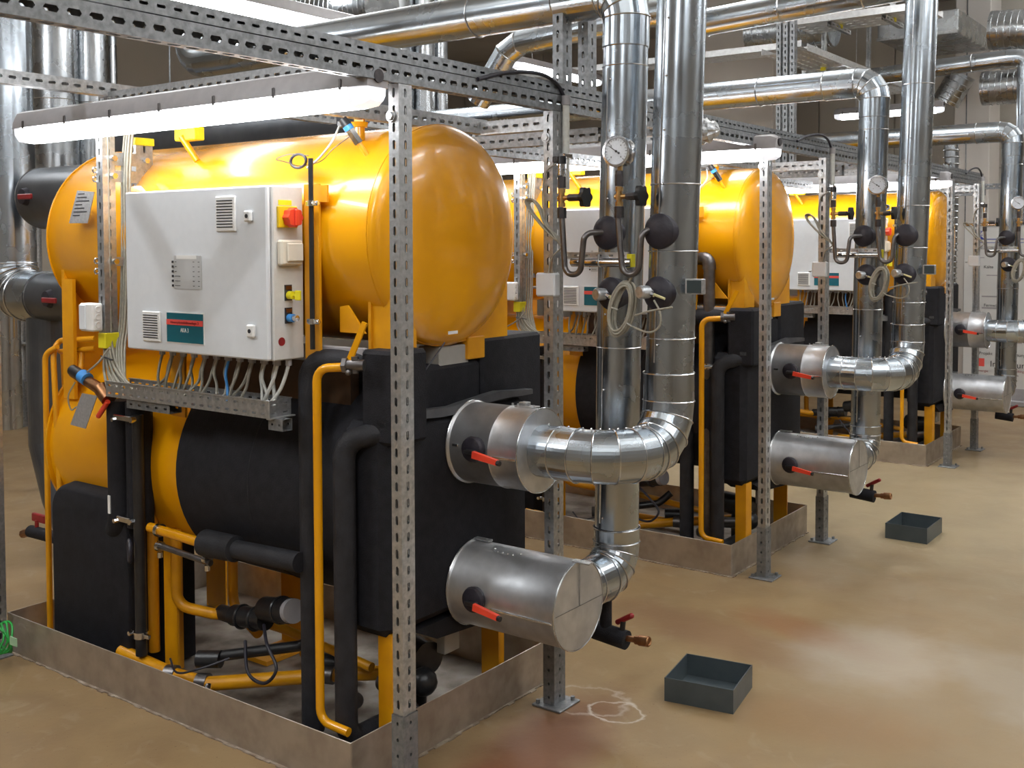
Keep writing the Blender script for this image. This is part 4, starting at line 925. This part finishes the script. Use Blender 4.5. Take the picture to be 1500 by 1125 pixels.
# ---- copies for the middle and the farthest machine
names = ['middle machine', 'farthest machine']
for k, d in enumerate(DY[1:]):
    for root, lab in MACH:
        c = clone(root, d, lab.replace('{m}', names[k])); WL[c.name] = V(c.location)
        if root is lo:
            MB().tube([V((-1.90, a_top.y, TOPA))+d, V((-4.6, a_top.y, TOPA))+d], .082, 40).build('run_jacket', M['jacket'], c, ang=30)
for o in list(bpy.data.objects):
    if 'only_first' in o.keys(): del o['only_first']

# ================================================================== rails over all bays
rl_ = MB().bar((.114, -1.8, 2.182), (.155, 7.3, 2.240), 1, pitch=.054, sl=.037, sw=.015).build('slotted_rail', M['galv_rail'], ang=20)
solo(rl_, 'lower of the two long slotted steel rails resting on the posts', 'rail')
rl_ = MB().bar((.10, -1.8, 2.243), (.155, 7.3, 2.283), 1, pitch=.047, sl=.026, sw=.008).build('slotted_rail', M['galv_rail'], ang=20)
solo(rl_, 'upper of the two long slotted steel rails above the posts', 'rail')
sp_ = thing('ceiling_struts', 'two upright slotted struts on the rails left of the nearest rear riser', 'frame', (.12, 1.0, 2.29))
for y0 in (.96, 1.13):
    MB().bar((.10, y0, 2.285), (.145, y0+.06, 4.7), 2).build('strut', M['galv_rail'], sp_, ang=20)
# frame post at the left picture edge with the green coil
lp_ = thing('strut_post', 'slotted steel post at the left edge of the nearest tray', 'post', (-2.07, -.06, 0))
MB().bar((-2.045, -.075, .006), (-1.99, -.02, 2.9), 2).build('post_profile', M['galv'], lp_, ang=20)
MB().box((-2.08, -.11, 0), (-1.95, -.015, .006)).build('base_plate', M['galv_rail'], lp_)
gc = thing('green_cable', 'coil of green cable at the foot of the left edge post', 'cable', (-2.02, -.13, .11))
for k in range(6):
    pts = [PY(-.10, 2, 936)+V((math.cos(a)*(.046+.003*k), .008*k-.02+.012*math.sin(a*2+k), math.sin(a)*(.052+.002*k))) for a in [2*PI*i/28 for i in range(29)]]
    MB().tube(pts, .0045, 7, cap=False).build('cable_turn', M['green'], gc, ang=60)
MB().box(PY(-.13, 14, 932), PY(-.13, 24, 948)+V((0, .004, 0))).build('cable_tag', mat('pale_green_tag', (.35, .55, .35), .5, noise=(20, (.30, .5, .3), 2)), gc)

sd_ = thing('steel_drain_pipe', 'upright dark steel pipe with elbow beside the front yellow pipe of the middle machine', 'pipe', (PY(2.84, 1039, 378).x, 2.84, .02))
e_ = PY(2.84, 1039, 378)
MB().tube([V((e_.x, 2.84, .012)), V((e_.x, 2.84, e_.z-.03))], .031, 20).build('pipe_body', M['steel'], sd_)
MB().tube(bend([V((e_.x, 2.84, e_.z-.06)), V((e_.x, 2.84, e_.z)), V((e_.x-.10, 2.86, e_.z))], .035, 5), .036, 18).build('elbow', M['steel'], sd_)
MB().tube([V((e_.x-.09, 2.86, e_.z)), V((e_.x-.28, 2.92, e_.z))], .028, 16).build('branch', M['steel'], sd_)
MB().cyl((e_.x-.03, 2.82, 1.05), (e_.x+.05, 2.80, 1.05), .012).cyl((e_.x, 2.84, 1.035), (e_.x, 2.84, 1.065), .037).build('pipe_clamp', M['chrome'], sd_)

# ================================================================== bins on the floor
def tub(c, sx, sy_, h, rot, lab):
    t_ = thing('steel_bin', lab, 'bin', (c[0], c[1], 0), 'grey open bins on the floor')
    cr, sr = math.cos(rot), math.sin(rot)
    def P(x, y, z): return V((c[0]+x*cr-y*sr, c[1]+x*sr+y*cr, z))
    def slab(x0, x1, y0, y1, z0, z1, nm):
        MB().prism([P(x0, y0, z0), P(x1, y0, z0), P(x1, y1, z0), P(x0, y1, z0)], (0, 0, z1-z0)).build(nm, M['bin'], t_)
    a, b, k = sx/2, sy_/2, .004
    slab(-a, a, -b, b, .0, .005, 'bottom'); slab(-a, a, -b, -b+k, .005, h, 'side_wall'); slab(-a, a, b-k, b, .005, h, 'side_wall')
    slab(-a, -a+k, -b+k, b-k, .005, h, 'end_wall'); slab(a-k, a, -b+k, b-k, .005, h, 'end_wall')
tub((.565, 1.316), .262, .262, .088, .16, 'open grey steel bin nearest the camera on the floor')
tub((.55, 4.00), .235, .31, .088, .0, 'open grey steel bin on the floor beside the middle machine')
tub((.70, 7.75), .25, .30, .088, .0, 'open grey steel bin at the right picture edge, farthest of the bins')

# ================================================================== left end: casings, pipes and ducts behind the machine
def casing_left(y, z, r_, x0, x1, lab, vx):
    t_ = thing('valve_casing_run', lab, 'pipe', ((x0+x1)/2, y, z), 'left end pipes')
    MB().lathe((0, y, z), (1, 0, 0), [(x1, .0001), (x1, r_), (x0, r_), (x0, .0001)], 44).build('valve_casing', M['ductdark'], t_, ang=35)
    build_split(MB().ring((x1, y, z), (1, 0, 0), r_, .004, 40, 5).ring((x0, y, z), (1, 0, 0), r_, .004, 40, 5), 'seam_bead', M['seamdark'], t_)
    MB().lathe((vx, y-r_+.01, z), (0, -1, 0), [(0, .05), (.03, .04), (.035, .0001)], 16).build('spindle_cover', M['rubber'], t_)
    MB().box((vx+.03, y-r_-.06, z-.018), (vx+.16, y-r_-.045, z+.010), .004).build('red_lever', M['darkred'], t_)
    return t_
tl = casing_left(.9, 1.96, .165, -2.0, -3.25, 'valve casing coloured dark for shade left of the upper drum of the nearest machine', -3.15)
tl2 = casing_left(.9, 1.42, .13, -2.0, -3.25, 'lower valve casing darkened for shade with red lever left of the nearest machine', -3.0)
q = bend([(-3.25, .9, 1.42), (-3.62, .9, 1.42), (-3.62, .9, 4.6)], .2, 5)
m_ = MB(); m_.tube(q, .14, 40, crease=True); m_.build('elbow_jacket', M['jacket'], tl2, ang=9)
m_ = MB()
for i in range(1, len(q)-1): m_.ring(q[i], q[i+1]-q[i-1], .142, .004, 40, 5)
build_split(m_, 'seam_bead', M['seam'], tl2)
q = [V((-3.30, .95, 1.30)), V((-3.30, .95, .60)), V((-3.18, .95, .32)), V((-2.95, .95, .02))]
vd = MB().tube(q, .125, 36, crease=True).build('duct', M['ductdark'], ang=9)
solo(vd, 'dark grey duct running down to the floor behind the left end of the nearest machine', 'duct')
for i, (u, wd, yy, nm) in enumerate(((79, 66, 2.6, 'widest upright silver duct at the upper left, left of the pair'), (134, 48, 2.9, 'upright silver duct at the upper left, right of the pair'), (163, 16, 3.3, 'thin upright silver pipe beside the upper left ducts'),
                                     (3, 36, 1.5, 'upright silver pipe cut by the left picture edge'), (577, 60, 5.2, 'upright silver duct at the top middle, left of three'), (622, 30, 5.4, 'upright silver duct at the top middle, second of three'), (645, 22, 5.6, 'upright silver duct at the top middle, right of three'))):
    c = PY(yy, u, 100); dist = (c-O).dot(CF); r_ = wd/2*dist/FPX
    z0 = 2.12 if i < 3 else (.45 if i == 3 else 1.8)
    t_ = thing('upright_duct', nm, 'duct', (c.x, c.y, z0), 'upright silver ducts')
    zz = [z0, 2.9, 3.7, 4.7] if z0 < 2.8 else [z0, 4.7]
    for a, b in zip(zz[:-1], zz[1:]): MB().tube([V((c.x, c.y, a)), V((c.x, c.y, b))], r_, 40).build('duct_section', M['duct'], t_, ang=30)
    m_ = MB()
    for z in zz[1:-1]: m_.ring((c.x, c.y, z), (0, 0, 1), r_, .004, 36, 5)
    build_split(m_, 'seam_bead', M['seam'], t_)
# long dark insulated duct lying behind under the upright ones
dk = thing('dark_duct', 'thick dark horizontal duct behind the upper drum of the nearest machine', 'duct', PY(2.6, 375, 203))
MB().tube([PY(2.6, 190, 226), PY(2.6, 560, 180)], .26, 36).build('duct_body', M['ductdark'], dk, ang=30)
for u_ in (250, 480):
    q_ = PY(2.6, u_, 200); MB().cyl(q_, (q_.x, q_.y, 4.7), .006, n=6).build('hanger', M['galv_rail'], dk)
# rear-left valves and manifold low behind
mf = thing('manifold', 'grey valve manifold standing on the floor far behind the left edge', 'manifold', (-6.2, 3.2, 0))
for k, (u, w_) in enumerate(((8, 26), (33, 22), (52, 18))):
    c = PY(3.0, u, 560); MB().tube([V((c.x, c.y, .45)), V((c.x, c.y, 1.9))], .10-.012*k, 24).build('manifold_pipe', M['galv'], mf)
    build_split(MB().ring((c.x, c.y, .80), (0, 0, 1), .115, .02, 24, 6).ring((c.x, c.y, 1.35), (0, 0, 1), .115, .02, 24, 6), 'flange', M['galv_rail'], mf)
    MB().lathe((c.x, c.y-.12, 1.05), (0, -1, 0), [(0, .02), (.06, .02), (.06, .05), (.08, .05), (.08, .0001)], 16).build('hand_wheel', M['dark'], mf)
    MB().cyl((c.x, c.y, 0), (c.x, c.y, .45), .05, .10).build('foot', M['galv_rail'], mf)
# drain at the left of the tray
dv2 = thing('drain_valve', 'dark drain cock with red handle left of the black foam block', 'valve', PY(.5, 55, 775), 'drain valves')
a = PY(.5, 72, 782)+V((.55, 0, 0)); b = PY(.5, 45, 778)
MB().cyl(a, b, .030).build('insulated_body', M['foam'], dv2); MB().cyl(b, PY(.5, 34, 782), .022, n=8).build('brass_cap', M['bronze'], dv2)
MB().cyl(PY(.5, 54, 775), PY(.5, 54, 762), .010).box(PY(.5, 46, 763), PY(.5, 64, 756)+V((0, .02, 0)), .004).build('red_handle', M['darkred'], dv2)

# ================================================================== far ceiling services
def hduct(lab, p0, p1, r_, m='duct', beads=6, spiral=False, name='ceiling_duct', grp='ducts under the ceiling'):
    p0 = V(p0); p1 = V(p1); t_ = thing(name, lab, 'duct', (p0+p1)/2, grp)
    MB().tube([p0, p1], r_, 36).build('duct_body', M[m], t_, ang=30)
    mm = MB(); n = int((p1-p0).length/.06) if spiral else beads
    for k in range(n):
        f = (k+.5)/n; mm.ring(p0.lerp(p1, f), p1-p0, r_+.001, .004 if spiral else .005, 28, 4)
    mm.build('spiral_rib', M[m], t_, kind='stuff') if spiral else build_split(mm, 'seam_bead', M['seam'], t_)
    return t_
hduct('big ribbed spiral duct at the top edge left of the three upright ducts', PY(4.6, 300, 30), PY(4.6, 560, 8), .22, spiral=True)
hduct('ribbed spiral duct at the top right next to the cable trays', PY(8.2, 1100, 52), PY(8.2, 1222, 38), .20, spiral=True)
hd_ = thing('ceiling_pipe', 'silver pipe with angled drop below the big top pipe', 'pipe', PY(3.0, 800, 50), 'ducts under the ceiling')
q = [PY(3.0, 1010, 8), PY(3.0, 762, 62), PY(3.0, 742, 78), PY(3.0, 700, 150)]
MB().tube(q, .075, 32, crease=True).build('pipe_body', M['jacket'], hd_, ang=9)
build_split(MB().ring(q[1], q[0]-q[2], .078, .004, 32, 5).ring(q[2], q[1]-q[3], .078, .004, 32, 5), 'seam_bead', M['seam'], hd_)
hd2 = hduct('silver pipe crossing under the ceiling in front of the concrete pillar', PY(8.2, 1040, 190-46), PY(8.2, 1475, 86), .082, 'jacket', 5, name='ceiling_pipe')
q = bend([PY(8.2, 1475, 86), PY(8.2, 1505, 84), PY(8.2, 1500, 330)], .14, 4)
MB().tube(q, .083, 32, crease=True).build('elbow_jacket', M['jacket'], hd2, ang=9)
hduct('silver pipe crossing the top right corner behind the front riser', PY(3.2, 985, 42), PY(3.2, 1330, -22), .075, 'jacket', 3, name='ceiling_pipe')
# wide rectangular ducts
rd = thing('rectangular_duct', 'flat rectangular grey duct behind the right riser of the middle machine', 'duct', PY(9, 1380, 40), 'ducts under the ceiling')
a = PY(9.0, 1285, 60); b = PY(9.0, 1404, 12); MB().box(a, V((b.x, 10.3, b.z)), .01).build('duct_body', M['duct'], rd)
build_split(MB().box(V((a.x, 8.97, a.z-.01)), V((b.x, 9.0, a.z+.02))), 'flange', M['galv'], rd)
hduct('round spiral duct at the right edge, upper one', PY(9.5, 1452, 45), PY(9.5, 1560, 40), .20, spiral=True)
hduct('round spiral duct bend behind the pillar at the right edge', PY(9.8, 1440, 130), PY(9.8, 1540, 122), .18, spiral=True)
hduct('short slanted spiral duct left of the pillar at the right', PY(10.2, 1385, 150), PY(10.2, 1410, 108), .15, spiral=True)
fx = thing('flexible_duct', 'ribbed flexible aluminium duct hanging down beside the farthest machine', 'duct', PY(8.0, 1392, 320), 'ducts under the ceiling')
q = spline([PY(8.0, 1394, 190), PY(8.0, 1393, 300), PY(8.0, 1390, 400), PY(8.0, 1389, 470)], 5)
MB().tube(q, .065, 22).build('duct_body', M['duct'], fx, ang=50)
m_ = MB()
for k in range(34):
    f = k/33*(len(q)-1); i = min(len(q)-2, int(f)); p = q[i].lerp(q[i+1], f-i); m_.ring(p, q[i+1]-q[i], .067, .007, 22, 6)
build_split(m_, 'duct_rib', M['duct'], fx)
# cable trays under the ceiling with yellow capped hangers
def ctray(lab, p0, L, w_, axis=1):
    t_ = thing('ceiling_cable_tray', lab, 'cable tray', p0, 'perforated trays under the ceiling'); x, y, z = p0
    m = MB()
    if axis == 1:
        m.slots((x, y, z), (0, 1, 0), (1, 0, 0), L, w_, (0, 0, -1), pitch=.10, sl=.06, sw=.018, rows=5)
        m.box((x, y, z), (x+.003, y+L, z+.06)).box((x+w_-.003, y, z), (x+w_, y+L, z+.06))
    else:
        m.slots((x, y, z), (1, 0, 0), (0, 1, 0), L, w_, (0, 0, -1), pitch=.10, sl=.06, sw=.018, rows=5)
        m.box((x, y, z), (x+L, y+.003, z+.06)).box((x, y+w_-.003, z), (x+L, y+w_, z+.06))
    m.build('tray_channel', M['tray'], t_, ang=20)
    for k in range(2):
        hx, hy_ = (x+w_*.5, y+L*(.3+.4*k)) if axis == 1 else (x+L*(.3+.4*k), y+w_*.5)
        hg = MB().bar((hx-.02, hy_-.02, z+.02), (hx+.02, hy_+.02, 4.7), 2, pitch=.1, sl=.05).build('hanger', M['galv'], t_, ang=20)
        MB().box((hx-.026, hy_-.026, z-.03), (hx+.026, hy_+.026, z+.03), .003).build('end_cap', M['yelcap'], hg)
        MB().bar((x, hy_-.02, z-.05), (x+w_, hy_+.02, z-.01), 0, pitch=.1, sl=.05).build('cross_arm', M['galv'], t_, ang=20) if axis == 1 else MB().bar((hx-.02, y, z-.05), (hx+.02, y+w_, z-.01), 1, pitch=.1, sl=.05).build('cross_arm', M['galv'], t_, ang=20)
p = PY(7.2, 1200, 90); ctray('slotted cable tray under the ceiling, left of the middle machine riser', (p.x-.3, 6.6, p.z), 3.2, .42)
p = PY(7.6, 1255, 45); ctray('slotted cable tray with yellow capped hangers at the top right', (p.x-.4, 7.0, p.z), 1.2, .5, 0)
p = PY(6.5, 760, 60); ctray('slotted cable tray running above the lamp behind the slotted rails', (-6.5, 7.4, 3.55), 5.0, .35, 0)
# far lamps
a = PX(-3.85, 752, 92); b = PX(-3.85, 878, 118)
fixture(a.y, b.y, -3.85, a.z-.05, 'lit tube lamp far behind, left of the rear riser', axis=1, grp='far tube lamps')
fixture(-1.75, -.62, 9.0, 3.02, 'lit tube lamp far behind, between the two risers of the middle machine', grp='far tube lamps')
fixture(-.2, 2.05, -2.0, 2.86, 'lit tube lamp at the top left above the slotted rails', axis=1, grp='far tube lamps')
# upright strut bundle left of the far cable tray
st_ = thing('strut_bundle', 'bundle of upright slotted struts right of the wide concrete pillar', 'frame', (-1.0, 6.2, 0))
for k, (u, w_) in enumerate(((1140, 10), (1150, 9), (1160, 8))):
    c = PY(6.3, u, 120); MB().bar((c.x-.02, 6.3, 2.29), (c.x+.02, 6.36, 4.7), 2).build('strut', M['galv_rail'], st_, ang=20)
MB().bar((PY(6.3, 1138, 120).x-.03, 6.30, 2.24), (.10, 6.36, 2.285), 0, pitch=.05).build('strut_foot', M['galv_rail'], st_, ang=20)
# crumpled foil wrapped elbow behind the front riser
fo = MB(); c = PY(1.9, 1030, 192); vs = []; n, k_ = 22, 12
for i in range(k_+1):
    for j in range(n):
        a = 2*PI*j/n; ph = PI*i/k_; rr = .055*(math.sin(ph)**.6)*(1+.16*random.uniform(-1, 1)); vs.append(c+V((-.08+.16*i/k_, math.cos(a)*rr, math.sin(a)*rr)))
fo.add(vs, [(i*n+j, i*n+(j+1) % n, (i+1)*n+(j+1) % n, (i+1)*n+j) for i in range(k_) for j in range(n)])
fo = fo.build('foil_wrap', M['foil'], ang=15); solo(fo, 'crumpled shiny foil wrap behind the front riser above the middle lamp', 'foil wrap')

# ================================================================== banner and notices on the far wall
bn = thing('roll_up_banner', 'white roll-up banner with small print at the right picture edge', 'banner', (-.1, 9.6, 0))
bl = PY(9.6, 1413, 330); brt = PY(9.6, 1560, 330); zb = PY(9.6, 1440, 566).z
sheet = MB().box((bl.x, 9.6, zb), (brt.x, 9.606, bl.z)).build('banner_sheet', M['banner'], bn)
MB().box((bl.x-.01, 9.59, bl.z-.01), (brt.x+.01, 9.615, bl.z+.02), .003).build('top_rail', M['chrome'], bn)
MB().box((bl.x-.01, 9.56, 0), (brt.x+.01, 9.66, .06), .01).box((bl.x, 9.595, .06), (brt.x, 9.611, zb)).build('base_case', M['lampbody'], bn)
pw = lambda u, v: PY(9.598, u, v)
k_ = (PY(9.6, 1440, 400)-PY(9.6, 1440, 410)).z/10
def bt(s, u, v, px, m=M['black'], w=None): text(s, pw(u, v), (1, 0, 0), (0, 0, 1), px*k_, m, sheet, 'banner_lettering', .0004, w)
bt('W', 1478, 345, 7, M['blueink']); bt('Z', 1433, 345, 7, M['blueink'])
MB().box(pw(1429, 351), pw(1500, 349.5)+V((0, .001, 0))).box(pw(1429, 356), pw(1500, 355)+V((0, .001, 0))).prism([pw(1429, 351), pw(1443, 351), pw(1436, 345)], (0, .001, 0)).build('banner_print', M['blueink'], sheet)
bt('Kälte', 1441, 393, 4.5); bt('Fernwärme', 1441, 449, 4.5); bt('Projekt', 1434, 519, 4.5); bt('Planung', 1479, 522, 5); bt('Ingenieure', 1450, 537, 9, M['black']); bt('energie', 1432, 544, 3.5, M['darkred']); bt('consulting', 1478, 545, 3.5, M['darkred'])
m_ = MB()
for (u0, u1, v) in ((1425, 1442, 378), (1445, 1470, 404), (1438, 1470, 435), (1438, 1475, 452), (1480, 1497, 503), (1480, 1490, 508), (1480, 1492, 551)): m_.box(pw(u0, v), pw(u1, v-1.2)+V((0, .001, 0)))
m_.build('banner_small_print', M['lampbody'], sheet, kind='stuff')
MB().box(pw(1431, 536), pw(1442, 525)+V((0, .001, 0))).build('red_square', M['signred'], sheet)
